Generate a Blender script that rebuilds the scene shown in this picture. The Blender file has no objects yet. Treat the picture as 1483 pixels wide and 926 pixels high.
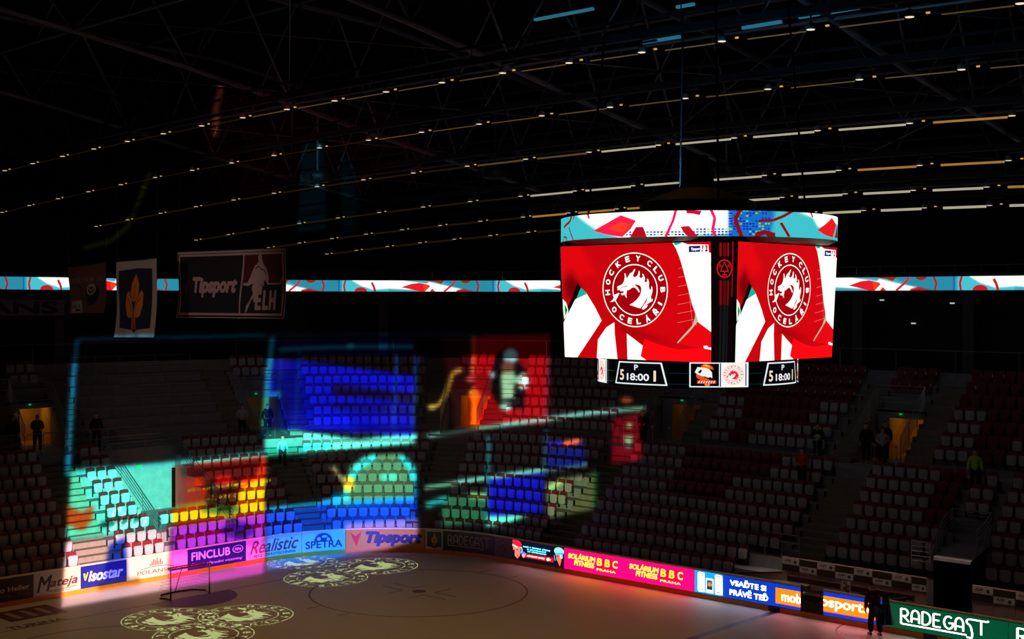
import bpy, bmesh, math, random
import numpy as np
from mathutils import Matrix, Vector

random.seed(7)
S = bpy.context.scene
COL = S.collection

# ------------------------------------------------------------------ camera
EYE = Vector((49.7785, -44.6953, 11.9759))
YAW, PITCH, ROLL, FPX = 2.3171, -0.0111, 0.0019, 1938.56
_f = Vector((math.cos(YAW) * math.cos(PITCH), math.sin(YAW) * math.cos(PITCH), math.sin(PITCH)))
_r = Vector((math.sin(YAW), -math.cos(YAW), 0))
_u = _r.cross(_f)
_c, _s = math.cos(ROLL), math.sin(ROLL)
VR, VU = _r * _c + _u * _s, _u * _c - _r * _s
ROT = Matrix((VR, VU, -_f)).transposed()
cd = bpy.data.cameras.new('camera')
cam = bpy.data.objects.new('camera', cd)
COL.objects.link(cam)
cam.matrix_world = Matrix.Translation(EYE) @ ROT.to_4x4()
cd.sensor_width = 36
cd.lens = FPX / 1483 * 36
cd.shift_y = -5.51 / 1483
cd.clip_start, cd.clip_end = .1, 300
S.camera = cam

# ------------------------------------------------------------------ world, exposure, house lights and added lamps
w = bpy.data.worlds.new('world')
S.world = w
w.use_nodes = True
w.node_tree.nodes['Background'].inputs[0].default_value = (.25, .3, .5, 1)
w.node_tree.nodes['Background'].inputs[1].default_value = .0012
S.view_settings.view_transform = 'Standard'
S.view_settings.look = 'None'
S.view_settings.gamma = 1
S.view_settings.exposure = 0
S.view_settings.use_curve_mapping = False


def lamp(name, kind, loc, energy, color, aim=None, **kw):
    l = bpy.data.lights.new(name, kind)
    l.energy, l.color = energy, color
    for k, v in kw.items():
        setattr(l, k, v)
    o = bpy.data.objects.new(name, l)
    o.location = loc
    if aim:
        o.rotation_euler = (Vector(aim) - Vector(loc)).to_track_quat('-Z', 'Y').to_euler()
    COL.objects.link(o)
    return o


E_ICE, E_STAND = 225, 20
lamp('house_and_fill_light', 'AREA', (14, -15, 17.3), E_ICE, (1, .47, .08), (14, -15, 0), shape='RECTANGLE', size=30, size_y=18, spread=math.radians(70))
lamp('house_and_fill_light', 'AREA', (20, -3, 16.5), E_STAND, (.72, .88, 1), (20, 12, 4), shape='RECTANGLE', size=16, size_y=3, spread=math.radians(110))  # added cool fill to lift the side stand
lamp('house_and_fill_light', 'AREA', (1, -8, 16), E_STAND * .12, (.72, .88, 1), (-10, 0, 4), shape='RECTANGLE', size=12, size_y=3, spread=math.radians(110))  # added weak fill for the end stand
lamp('added_truss_wash', 'SPOT', (27, -14, 15.2), 420, (.1, .5, 1), (24, -2, 22), spot_size=math.radians(120), spot_blend=.8, shadow_soft_size=.3)  # added cyan wash to colour the roof trusses
lamp('added_banner_fill', 'SPOT', (6, -27, 14.5), 760, (1, .78, .74), (-.2, -12.4, 12.2), spot_size=math.radians(56), spot_blend=.6, shadow_soft_size=.2)  # added spot that brightens the hanging banners
lamp('added_bench_fill', 'AREA', (27, 1.0, 3.6), 34, (1, .72, .60), (27, 1.2, 0), shape='RECTANGLE', size=14, size_y=.3, spread=math.radians(70))  # added lamp that brightens the bench area
lamp('added_truss_wash', 'SPOT', (20, -10, 15.0), 160, (1, .35, .25), (6, -2, 20), spot_size=math.radians(110), spot_blend=.8, shadow_soft_size=.3)  # added red wash on the roof steel

# ------------------------------------------------------------------ rink frame: distance s along the boards, offset outwards
R, W = 7.508, 27.84
QA = math.pi / 2 * R


def P(s, off, z=0.0):
    if s >= 0:
        return (R + s, off, z)
    if s < -QA:
        return (-off, -R + (s + QA), z)
    a = math.pi / 2 - s / R
    return (R + (R + off) * math.cos(a), -R + (R + off) * math.sin(a), z)


def tangent(s):
    if s >= 0:
        return (1, 0)
    if s < -QA:
        return (0, 1)
    a = math.pi / 2 - s / R
    return (math.sin(a), -math.cos(a))


def outward(s):
    t = tangent(s)
    return (-t[1], t[0])


def ell(s, off):            # true length along the offset curve
    if s >= 0:
        return s
    if s < -QA:
        return -math.pi / 2 * (R + off) + s + QA
    return s * (R + off) / R


def unell(L, off):
    if L >= 0:
        return L
    if L < -math.pi / 2 * (R + off):
        return L + math.pi / 2 * (R + off) - QA
    return L * R / (R + off)


# ------------------------------------------------------------------ object helpers
def tag(o, label=None, cat=None, group=None, kind=None):
    if label:
        o['label'] = label
    if cat:
        o['category'] = cat
    if group:
        o['group'] = group
    if kind:
        o['kind'] = kind
    return o


def empty(name, loc=(0, 0, 0), rz=0, label=None, cat=None, group=None, kind=None):
    o = bpy.data.objects.new(name, None)
    o.location = loc
    o.rotation_euler = (0, 0, rz)
    o.empty_display_size = .2
    COL.objects.link(o)
    return tag(o, label, cat, group, kind)


class MB:
    def __init__(s):
        s.v, s.f, s.m, s.uv = [], [], [], {}

    def quad(s, a, b, c, d, m=0, uv=None):
        i = len(s.v)
        s.v += [a, b, c, d]
        if uv:
            s.uv[len(s.f)] = uv
        s.f.append((i, i + 1, i + 2, i + 3))
        s.m.append(m)

    def poly(s, pts, m=0):
        i = len(s.v)
        s.v += list(pts)
        s.f.append(tuple(range(i, i + len(pts))))
        s.m.append(m)

    def hexa(s, p, m=0):    # 8 points: bottom 4, top 4
        i = len(s.v)
        s.v += list(p)
        for f in ((3, 2, 1, 0), (4, 5, 6, 7), (0, 1, 5, 4), (1, 2, 6, 5), (2, 3, 7, 6), (3, 0, 4, 7)):
            s.f.append(tuple(i + k for k in f))
            s.m.append(m)

    def box(s, c, d, m=0, rz=0):
        x, y, z = d[0] / 2, d[1] / 2, d[2] / 2
        ca, sa = math.cos(rz), math.sin(rz)
        pts = []
        for zz in (-z, z):
            for xx, yy in ((-x, -y), (x, -y), (x, y), (-x, y)):
                pts.append((c[0] + xx * ca - yy * sa, c[1] + xx * sa + yy * ca, c[2] + zz))
        s.hexa(pts, m)

    def beam(s, a, b, w, h=None, m=0):   # rectangular bar between points
        h = h or w
        a, b = Vector(a), Vector(b)
        d = (b - a).normalized()
        up = Vector((0, 0, 1)) if abs(d.z) < .95 else Vector((1, 0, 0))
        x = d.cross(up).normalized() * (w / 2)
        y = x.cross(d).normalized() * (h / 2)
        pts = [tuple(p + q) for p in (a, b) for q in (-x - y, x - y, x + y, -x + y)]
        s.hexa(pts, m)

    def tube(s, pts, r, n=8, m=0, closed=False):
        pts = [Vector(p) for p in pts]
        rings = []
        N = len(pts)
        for k, p in enumerate(pts):
            if closed:
                d = pts[(k + 1) % N] - pts[k - 1]
            else:
                d = pts[min(k + 1, N - 1)] - pts[max(k - 1, 0)]
            d.normalize()
            up = Vector((0, 0, 1)) if abs(d.z) < .9 else Vector((1, 0, 0))
            x = d.cross(up).normalized()
            y = x.cross(d)
            rr = r[k] if isinstance(r, (list, tuple)) else r
            i = len(s.v)
            for j in range(n):
                a = 2 * math.pi * j / n
                s.v.append(tuple(p + x * (rr * math.cos(a)) + y * (rr * math.sin(a))))
            rings.append(i)
        L = N if closed else N - 1
        for k in range(L):
            a, b = rings[k], rings[(k + 1) % N]
            for j in range(n):
                j2 = (j + 1) % n
                s.f.append((a + j, a + j2, b + j2, b + j))
                s.m.append(m)
        if not closed:
            s.f.append(tuple(rings[0] + j for j in reversed(range(n))))
            s.m.append(m)
            s.f.append(tuple(rings[-1] + j for j in range(n)))
            s.m.append(m)

    def lathe(s, prof, n=16, c=(0, 0, 0), m=0, sx=1, sy=1):
        i0 = len(s.v)
        for r, z in prof:
            for j in range(n):
                a = 2 * math.pi * j / n
                s.v.append((c[0] + r * sx * math.cos(a), c[1] + r * sy * math.sin(a), c[2] + z))
        for k in range(len(prof) - 1):
            for j in range(n):
                j2 = (j + 1) % n
                s.f.append((i0 + k * n + j, i0 + k * n + j2, i0 + (k + 1) * n + j2, i0 + (k + 1) * n + j))
                s.m.append(m)

    def mesh(s, name, mats, smooth=False):
        me = bpy.data.meshes.new(name)
        me.from_pydata([tuple(v) for v in s.v], [], s.f)
        for mt in (mats if isinstance(mats, (list, tuple)) else [mats]):
            me.materials.append(mt)
        me.polygons.foreach_set('material_index', s.m)
        if s.uv:
            l = me.uv_layers.new(name='UVMap')
            for fi, uv in s.uv.items():
                for k, li in enumerate(me.polygons[fi].loop_indices):
                    l.data[li].uv = uv[k]
        if smooth:
            me.polygons.foreach_set('use_smooth', [True] * len(me.polygons))
        me.update()
        return me

    def build(s, name, mats, parent=None, smooth=False, **kw):
        o = bpy.data.objects.new(name, s.mesh(name, mats, smooth))
        COL.objects.link(o)
        if parent:
            o.parent = parent
        return tag(o, **kw)


def srgb(c):
    return tuple(((x / 255) / 12.92 if x / 255 <= .04045 else ((x / 255 + .055) / 1.055) ** 2.4) for x in c) + (1,)


def mat(name, color, rough=.6, metal=0, noise=.25, scale=6, bump=0, emit=None, estr=1, spec=None):
    m = bpy.data.materials.new(name)
    m.use_nodes = True
    nt = m.node_tree
    b = nt.nodes['Principled BSDF']
    b.inputs['Roughness'].default_value = rough
    b.inputs['Metallic'].default_value = metal
    if spec is not None:
        b.inputs['Specular IOR Level'].default_value = spec
    tc = nt.nodes.new('ShaderNodeTexCoord')
    n = nt.nodes.new('ShaderNodeTexNoise')
    n.inputs['Scale'].default_value = scale
    n.inputs['Detail'].default_value = 4
    nt.links.new(tc.outputs['Object'], n.inputs['Vector'])
    mx = nt.nodes.new('ShaderNodeMix')
    mx.data_type = 'RGBA'
    c = srgb(color)
    mx.inputs[6].default_value = tuple(x * (1 - noise) for x in c[:3]) + (1,)
    mx.inputs[7].default_value = tuple(min(1, x * (1 + noise)) for x in c[:3]) + (1,)
    nt.links.new(n.outputs['Fac'], mx.inputs[0])
    nt.links.new(mx.outputs[2], b.inputs['Base Color'])
    if bump:
        bp = nt.nodes.new('ShaderNodeBump')
        bp.inputs['Strength'].default_value = bump
        bp.inputs['Distance'].default_value = .02
        nt.links.new(n.outputs['Fac'], bp.inputs['Height'])
        nt.links.new(bp.outputs[0], b.inputs['Normal'])
    if emit:
        b.inputs['Emission Color'].default_value = srgb(emit)
        b.inputs['Emission Strength'].default_value = estr
    return m


# ------------------------------------------------------------------ little painter for flat print and displays
_glyph = {}


def glyph(body, bold=.0, shear=0.0):
    key = (body, bold, shear)
    if key not in _glyph:
        c = bpy.data.curves.new('lettering', 'FONT')
        c.body, c.shear = body, shear
        c.resolution_u = 4
        o = bpy.data.objects.new('lettering', c)
        me = bpy.data.meshes.new_from_object(o)
        co = np.empty(len(me.vertices) * 3)
        me.vertices.foreach_get('co', co)
        co = co.reshape(-1, 3)
        ed = []
        for p in me.polygons:
            v = list(p.vertices)
            ar = sum(co[v[i - 1]][0] * co[v[i]][1] - co[v[i]][0] * co[v[i - 1]][1] for i in range(len(v)))
            if ar < 0:
                v.reverse()
            ed += [[co[v[i - 1]][0], co[v[i - 1]][1], co[v[i]][0], co[v[i]][1]] for i in range(len(v))]
        ed = np.array(ed)
        bpy.data.objects.remove(o)
        bpy.data.curves.remove(c)
        bpy.data.meshes.remove(me)
        _glyph[key] = ed
    return _glyph[key]


class Cv:
    SS = 2

    def __init__(s, w, h, bg=(0, 0, 0)):
        s.w, s.h = w, h
        s.a = np.empty((h * s.SS, w * s.SS, 3), np.float32)
        s.a[:] = np.array(bg, np.float32) / 255

    def mask(s, E, wind=False):
        H, Wd = s.a.shape[:2]
        E = np.asarray(E, float) * s.SS
        x0, y0, x1, y1 = E.T
        sw = y0 > y1
        sg = np.where(sw, -1, 1)
        x0, x1 = np.where(sw, x1, x0), np.where(sw, x0, x1)
        y0, y1 = np.where(sw, y1, y0), np.where(sw, y0, y1)
        r0 = np.clip(np.ceil(y0 - .5), 0, H).astype(int)
        r1 = np.clip(np.ceil(y1 - .5), 0, H).astype(int)
        n = np.maximum(r1 - r0, 0)
        idx = np.repeat(np.arange(len(n)), n)
        if len(idx) == 0:
            return np.zeros((H, Wd), bool)
        off = np.arange(len(idx)) - np.repeat(np.cumsum(n) - n, n)
        rows = r0[idx] + off
        t = (rows + .5 - y0[idx]) / (y1[idx] - y0[idx])
        cols = np.clip(np.ceil(x0[idx] + t * (x1[idx] - x0[idx]) - .5), 0, Wd).astype(int)
        T = np.zeros((H, Wd + 1), np.int32)
        np.add.at(T, (rows, cols), sg[idx] if wind else 1)
        if wind:
            return np.cumsum(T, 1)[:, :Wd] != 0
        return (np.cumsum(T, 1)[:, :Wd] & 1).astype(bool)

    def put(s, m, col, alpha=1):
        c = np.array(col, np.float32) / 255
        s.a[m] = s.a[m] * (1 - alpha) + c * alpha

    def poly(s, pts, col, alpha=1):
        p = np.array(pts, float)
        q = np.roll(p, -1, 0)
        s.put(s.mask(np.c_[p, q]), col, alpha)

    def rect(s, x0, y0, x1, y1, col, alpha=1):
        s.poly([(x0, y0), (x1, y0), (x1, y1), (x0, y1)], col, alpha)

    def ell(s, cx, cy, rx, ry, col, alpha=1, inner=None, rot=0):
        t = np.linspace(0, 2 * np.pi, 64, endpoint=False)
        def ring(k):
            x, y = rx * k * np.cos(t), ry * k * np.sin(t)
            p = np.c_[cx + x * math.cos(rot) - y * math.sin(rot), cy + x * math.sin(rot) + y * math.cos(rot)]
            return np.c_[p, np.roll(p, -1, 0)]
        E = ring(1)
        if inner:
            E = np.r_[E, ring(inner)]
        s.put(s.mask(E), col, alpha)

    def line(s, pts, wd, col, alpha=1):
        p = np.array(pts, float)
        m = np.zeros(s.a.shape[:2], bool)
        for a, b in zip(p[:-1], p[1:]):
            d = b - a
            L = np.hypot(*d) or 1
            nn = np.array([-d[1], d[0]]) / L * wd / 2
            q = np.array([a + nn, b + nn, b - nn, a - nn])
            m |= s.mask(np.c_[q, np.roll(q, -1, 0)])
        s.put(m, col, alpha)

    def scribble(s, x0, y0, x1, y1, col, seed=0):
        # lettering too small to read in the photograph: short strokes in words
        rs = np.random.RandomState(seed)
        x, hh = x0, y1 - y0
        while x < x1 - hh * .5:
            if rs.rand() < .16:
                x += hh * .5
                continue
            k = rs.rand() * hh * .3
            s.line([(x, y1 - k * .3), (x + hh * .12, y0 + k)], hh * .24, col)
            s.line([(x + hh * .1, y0 + hh * .5), (x + hh * .4, y0 + hh * .45)], hh * .22, col)
            x += hh * .62

    def fat(s, m, r):
        r = int(round(r))
        if r < 1:
            return m
        o = m.copy()
        for dx in range(-r, r + 1):
            for dy in range(-r, r + 1):
                if (dx or dy) and dx * dx + dy * dy <= r * r + 1:
                    ys, yd = (slice(max(0, -dy), m.shape[0] - max(0, dy)), slice(max(0, dy), m.shape[0] + min(0, dy)))
                    xs, xd = (slice(max(0, -dx), m.shape[1] - max(0, dx)), slice(max(0, dx), m.shape[1] + min(0, dx)))
                    o[yd, xd] |= m[ys, xs]
        return o

    def text(s, body, x0, y0, x1, y1, col, bold=.0, shear=0.0, alpha=1, slope=0, outline=0):
        E = glyph(body, 0, shear)
        rb = bold * 1.1 * (y1 - y0)
        x0, x1, y0, y1 = x0 + rb, x1 - rb, y0 + rb, y1 - rb
        P4 = E.reshape(-1, 2).copy()
        lo, hi = P4.min(0), P4.max(0)
        P4 = (P4 - lo) / (hi - lo)
        x = x0 + P4[:, 0] * (x1 - x0)
        y = y1 - P4[:, 1] * (y1 - y0) + slope * (x - x0)
        m = s.fat(s.mask(np.c_[x, y].reshape(-1, 4), True), rb * s.SS)
        if outline:
            k = outline
            e = m.copy()
            for dx, dy in ((k, 0), (-k, 0), (0, k), (0, -k)):
                e &= np.roll(np.roll(m, dx, 1), dy, 0)
            m = m & ~e
        s.put(m, col, alpha)

    def glyph_at(s, ch, cx, cy, hgt, wid, ang, col, bold=.04):
        E = glyph(ch, 0)
        rb = bold * 1.1 * hgt
        hgt, wid = hgt - 2 * rb, max(wid - 2 * rb, .5)
        P4 = E.reshape(-1, 2).copy()
        lo, hi = P4.min(0), P4.max(0)
        P4 = (P4 - (lo + hi) / 2) / (hi - lo) * (wid, -hgt)
        ca, sa = math.cos(ang), math.sin(ang)
        x = cx + P4[:, 0] * ca - P4[:, 1] * sa
        y = cy + P4[:, 0] * sa + P4[:, 1] * ca
        s.put(s.fat(s.mask(np.c_[x, y].reshape(-1, 4), True), rb * s.SS), col)

    def blur(s, r):
        r = int(r * s.SS)
        for _ in range(3):
            for ax in (0, 1):
                pad = [(0, 0)] * 3
                pad[ax] = (r + 1, r)
                c = np.cumsum(np.pad(s.a, pad, mode='edge'), axis=ax)
                n = s.a.shape[ax]
                s.a = (np.take(c, range(2 * r + 1, 2 * r + 1 + n), ax) - np.take(c, range(0, n), ax)) / (2 * r + 1)
        s.a = s.a.astype(np.float32)

    def image(s, name, boost=1.0):
        a = s.a if boost > 1 else s.a.reshape(s.h, s.SS, s.w, s.SS, 3).mean((1, 3))
        if boost > 1:       # saturated channels shine beyond the exposure, the others keep their look
            lin = np.where(a <= .04045, a / 12.92, ((a + .055) / 1.055) ** 2.4)
            t = np.clip((lin - .7) / .3, 0, 1)
            lin = lin / boost * (1 - t) + t
            a = np.where(lin <= .0031308, lin * 12.92, 1.055 * np.maximum(lin, 1e-6) ** (1 / 2.4) - .055)
        im = bpy.data.images.new(name, a.shape[1], a.shape[0])
        px = np.ones((a.shape[0], a.shape[1], 4), np.float32)
        px[..., :3] = np.clip(a[::-1], 0, 1)
        im.pixels.foreach_set(px.ravel())
        im.update()
        im.pack()
        return im


def img_mat(name, cv, emit=0.0, rough=.5):
    m = bpy.data.materials.new(name)
    m.use_nodes = True
    nt = m.node_tree
    t = nt.nodes.new('ShaderNodeTexImage')
    t.image = cv.image(name, emit or 1)
    b = nt.nodes['Principled BSDF']
    b.inputs['Roughness'].default_value = rough
    if emit:
        b.inputs['Base Color'].default_value = (.01, .01, .01, 1)
        nt.links.new(t.outputs[0], b.inputs['Emission Color'])
        b.inputs['Emission Strength'].default_value = emit
    else:
        nt.links.new(t.outputs[0], b.inputs['Base Color'])
    return m


_DR = [(200,430),(215,422),(240,412),(262,395),(278,365),(285,320),(283,285),(293,285),(300,320),(303,345),(320,320),(335,290),(365,270),(390,235),(395,250),(378,285),(368,315),(385,330),(410,315),(425,290),(428,258),(440,265),(440,300),(432,325),(455,340),(470,320),(462,290),(475,295),(488,330),(490,355),(482,375),(500,385),(512,370),(508,345),(522,350),(530,385),(525,430),(535,470),(548,455),(550,425),(560,435),(562,480),(545,540),(550,575),(565,558),(560,585),(520,610),(490,635),(515,630),(500,655),(470,678),(450,672),(465,640),(500,590),(515,535),(490,580),(455,640),(435,665),(400,655),(360,640),(322,628),(360,605),(400,570),(430,530),(445,490),(450,450),(440,420),(415,410),(390,405),(385,412),(410,435),(428,470),(432,490),(420,490),(400,455),(375,435),(350,445),(325,465),(300,470),(300,495),(292,515),(300,550),(288,545),(275,515),(250,525),(235,505),(262,500),(270,480),(255,478),(235,480),(225,462),(250,440),(310,425),(300,418),(245,436),(215,468),(200,465),(208,450)]
_FL = [(215,495),(190,510),(150,525),(165,545),(150,575),(120,595),(150,595),(180,580),(200,550),(210,525),(225,505)]
_LT = [('H',102,492,0),('O',110,377,0),('C',155,282,0),('K',225,195,0),('E',322,148,0),('Y',425,140,0),('C',537,190,0),('L',595,260,0),('U',640,345,0),('B',660,465,0),('I',632,610,1),('Ř',588,695,1),('Á',510,775,1),('L',417,805,1),('E',327,795,1),('C',243,753,1),('O',168,675,1)]


def logo(cv, cx, cy, rx, ry, col, rot=0, wd=None, fire=None):
    wd = wd or rx * .035
    def tr(x, y):
        x, y = (x - 383) / 335, (y - 465) / 405
        x, y = x * math.cos(rot) - y * math.sin(rot), x * math.sin(rot) + y * math.cos(rot)
        return (cx + x * rx, cy + y * ry)
    cv.ell(cx, cy, rx, ry, col, inner=1 - wd / rx)
    cv.ell(cx, cy, rx * .69, ry * .69, col, inner=1 - wd / rx / .69)
    cv.poly([tr(*p) for p in _DR], col)
    cv.poly([tr(*p) for p in _FL], fire or col)
    for ch, x, y, low in _LT:
        a = math.atan2((y - 465) / 405, (x - 383) / 335) + rot
        px, py = cx + rx * .845 * math.cos(a), cy + ry * .845 * math.sin(a)
        # letters keep their tops outwards above, inwards below
        ang = a + (math.pi / 2 if not low else -math.pi / 2)
        k = (rx + ry) / 2
        cv.glyph_at(ch, px, py, k * (.15 if ch not in 'ŘÁ' else .19), k * (.14 if ch != 'I' else .05), ang, col, bold=.05)


# ------------------------------------------------------------------ pictures
def pic_jersey():
    cv = Cv(900, 560, (205, 4, 14))
    def t(x, y):
        u = (x - 42 - (y - 60) * .028) / 1075
        top = 60 - 32 * u
        return (u * 900, (y - top) / (805 + 77 * u) * 560)
    q = lambda *p: [t(*a) for a in p]
    cv.poly(q((42, 60), (200, 50), (330, 260), (155, 310), (50, 420)), (222, 6, 16))
    cv.poly(q((700, 40), (860, 35), (1000, 480), (1020, 560), (900, 760), (660, 740)), (218, 4, 14), .8)
    cv.poly(q((120, 240), (155, 310), (195, 360), (150, 450), (90, 430), (60, 330)), (120, 0, 8))
    cv.poly(q((300, 480), (420, 600), (640, 690), (900, 770), (680, 735), (540, 695), (440, 610)), (150, 0, 10))
    cv.blur(16)
    cr = (250, 246, 235)
    cv.poly(q((170, 320), (195, 360), (150, 450), (90, 575), (58, 610), (55, 560), (90, 500), (130, 420)), (18, 4, 10))
    cv.poly(q((195, 360), (242, 402), (160, 442)), (0, 190, 165))
    cv.poly(q((240, 405), (300, 500), (350, 600), (165, 868), (62, 868), (58, 612), (150, 445)), cr)
    cv.poly(q((52, 440), (80, 470), (95, 520), (90, 560), (62, 590), (55, 520)), (225, 240, 225))
    cv.poly(q((66, 480), (88, 520), (72, 570)), (0, 120, 70))
    cv.poly(q((322, 740), (385, 650), (445, 613), (450, 700), (475, 884), (316, 880), (320, 800)), cr)
    cv.poly(q((540, 695), (660, 785), (646, 862), (690, 892), (550, 890)), cr)
    cv.poly(q((672, 735), (780, 780), (910, 815), (1150, 800), (1150, 915), (690, 892), (646, 862), (660, 785)), (238, 8, 18))
    cv.poly(q((1043, 612), (1145, 690), (1148, 820), (905, 770)), (225, 6, 16))
    cv.poly(q((858, 30), (885, 80), (910, 150), (960, 330), (1000, 480), (1025, 550), (1043, 612), (1142, 692), (1125, 20)), cr)
    for k in range(9):
        cv.line(q((930 + k * 24, 40), (1010 + k * 24, 640)), .8, (222, 216, 200))
        cv.line(q((900, 90 + k * 66), (1140, 40 + k * 66)), .8, (222, 216, 200))
    cv.poly(q((858, 25), (905, 25), (920, 40), (880, 55)), (0, 190, 175))
    cv.poly(q((905, 25), (1125, 20), (1125, 110), (1105, 108), (1100, 50), (965, 48)), (205, 0, 10))
    cv.poly(q((1025, 545), (1046, 605), (990, 680), (908, 770), (905, 760), (1005, 640), (1022, 590)), (190, 205, 170))
    cv.poly(q((1085, 788), (1110, 786), (1120, 800), (1146, 798), (1146, 818), (1090, 806)), (255, 255, 255))
    cv.poly(q((398, 865), (445, 745), (400, 868)), (200, 195, 185))
    cv.poly(q((966, 56), (1100, 50), (1102, 106), (966, 110)), (250, 250, 255))
    cv.poly(q((970, 60), (1046, 57), (1048, 102), (970, 105)), (20, 30, 110))
    a, b = t(985, 72), t(1044, 95)
    cv.text('Tipsport', a[0], a[1], b[0], b[1], (255, 255, 255), .03, .2)
    cv.poly(q((1056, 56), (1094, 54), (1095, 82), (1058, 84)), (230, 20, 30))
    cv.poly(q((1056, 88), (1095, 84), (1095, 100), (1056, 102)), (20, 30, 110))
    cv.poly(q((1070, 52), (1084, 70), (1078, 104), (1062, 104)), (250, 250, 255))
    c = t(595, 377)
    cv.ell(c[0], c[1], 196, 180, (165, 0, 12))
    logo(cv, c[0], c[1], 197, 181, cr, wd=5.5)
    # LED rows
    cv.a[::6] *= .93
    return cv


def pic_ribbon(w=1024, h=72, blue=False):
    cv = Cv(w, h, (60, 168, 190))
    X = lambda t: t * w
    rd, wh, br = (196, 22, 34), (248, 246, 238), (150, 40, 25)
    cv.rect(X(-.02), 0, X(.3), h, (70, 195, 210))
    cv.poly([(X(.06), 0), (X(.40), 0), (X(.62), h * .4), (X(.62), h), (X(.30), h * .75), (X(.2), h * .85), (X(.12), h * .5)], wh)
    cv.poly([(X(.56), h * .1), (X(.70), h * .55), (X(.86), h), (X(.5), h)], wh)
    cv.poly([(X(.74), h * .9), (X(.8), h * .7), (X(.86), h), (X(.74), h)], rd)
    cv.poly([(X(.64), 0), (X(.99), 0), (X(.99), h), (X(.86), h), (X(.72), h * .55)], (40, 140, 165))
    cv.a = np.clip(cv.a + (np.random.RandomState(3).rand(*cv.a.shape[:2], 1) - .5) * .12, 0, 1).astype(np.float32)
    cv.blur(3)
    cv.line([(X(.022), 0), (X(.012), h * .5), (X(.018), h)], X(.012), rd)
    cv.ell(X(.12), h, X(.04), h * .38, (190, 30, 40))
    cv.line([(X(.19), h * .2), (X(.205), h * .6), (X(.212), h)], X(.014), rd)
    cv.poly([(X(.38), h * .62), (X(.45), h * .3), (X(.5), h * .22), (X(.56), h * .4), (X(.6), h), (X(.5), h), (X(.42), h * .72)], (225, 26, 40))
    cv.poly([(X(.52), h * .25), (X(.56), h * .4), (X(.56), h), (X(.53), h)], (240, 90, 30), .5)
    cv.poly([(X(.585), h * .3), (X(.61), h * .3), (X(.565), h), (X(.535), h)], wh)
    cv.poly([(X(.53), 0), (X(.66), 0), (X(.64), h * .3), (X(.6), h * .12)], br)
    cv.line([(X(.73), 0), (X(.72), h * .3), (X(.66), h)], X(.012), (215, 30, 60))
    cv.ell(X(.80), 0, X(.03), h * .25, br)
    cv.line([(X(.87), 0), (X(.885), h * .5), (X(.875), h)], X(.012), (170, 30, 40))
    cv.rect(X(.975), 0, X(.985), h, (30, 100, 170))
    return cv


def pic_score(w=300, h=150):
    cv = Cv(w, h, (3, 6, 10))
    cv.poly([(30, 5), (270, 5), (297, 145), (3, 145)], (240, 250, 250))
    cv.poly([(38, 13), (263, 13), (287, 137), (13, 137)], (4, 6, 10))
    cv.text('5', 38, 55, 66, 122, (245, 230, 190), .03)
    cv.text('1', 230, 55, 242, 122, (245, 230, 190), .03)
    cv.text('P', 128, 22, 150, 56, (245, 245, 255), .03)
    cv.text('18:00', 84, 76, 208, 120, (245, 245, 255), .03)
    return cv


def pic_badges(w=320, h=150):
    cv = Cv(w, h, (235, 250, 250))
    cv.rect(7, 7, 155, 143, (4, 4, 8))
    cv.rect(160, 4, 166, 146, (60, 30, 110))
    cv.rect(168, 5, 302, 145, (250, 246, 236))
    cv.rect(302, 8, 308, 142, (20, 30, 90))
    cv.poly([(62, 18), (80, 8), (102, 12), (122, 26), (126, 46), (112, 40), (96, 38), (60, 28)], (240, 90, 20))
    cv.poly([(70, 16), (90, 14), (110, 28), (90, 26)], (255, 190, 30))
    cv.poly([(42, 28), (66, 30), (84, 32), (104, 40), (118, 60), (120, 96), (110, 88), (98, 92), (80, 84), (56, 84), (40, 70), (28, 60), (36, 40)], (245, 243, 240))
    cv.poly([(44, 60), (60, 42), (66, 50), (56, 66)], (4, 4, 8))
    cv.poly([(34, 70), (70, 84), (112, 108), (60, 108), (38, 92)], (240, 80, 20))
    cv.rect(40, 108, 140, 128, (235, 60, 20))
    for j in range(7):
        cv.line([(48 + 13 * j, 125), (54 + 13 * j, 111)], 5, (255, 255, 255))
    cv.poly([(76, 128), (110, 128), (104, 142), (84, 142)], (250, 130, 30))
    logo(cv, 234, 74, 56, 58, (228, 24, 60), wd=1.2)
    return cv


def pic_column(w=120, h=440):
    cv = Cv(w, h, (14, 3, 6))
    for x, ww, a in ((34, 12, .9), (52, 18, .6), (74, 10, .9)):
        cv.rect(x, 4, x + ww, 54, (170, 14, 24), a)
        cv.rect(x, 140, x + ww, 230, (150, 12, 20), a)
        cv.rect(x, 230, x + ww, h, (20, 24, 26))
    cv.rect(100, 0, 106, 200, (200, 10, 20))
    cv.blur(1)
    c = (228, 24, 34)
    cv.ell(60, 98, 40, 34, c, inner=.85)
    cv.line([(60, 74), (40, 108), (80, 108), (60, 74)], 4, c)
    cv.line([(34, 84), (48, 92)], 4, c)
    cv.line([(86, 84), (72, 92)], 4, c)
    cv.line([(60, 110), (60, 124)], 4, c)
    cv.line([(48, 120), (72, 120)], 4, c)
    cv.line([(38, 78), (32, 96)], 3, c)
    cv.line([(82, 78), (88, 96)], 3, c)
    return cv


WHITE = (214, 206, 190)


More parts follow.
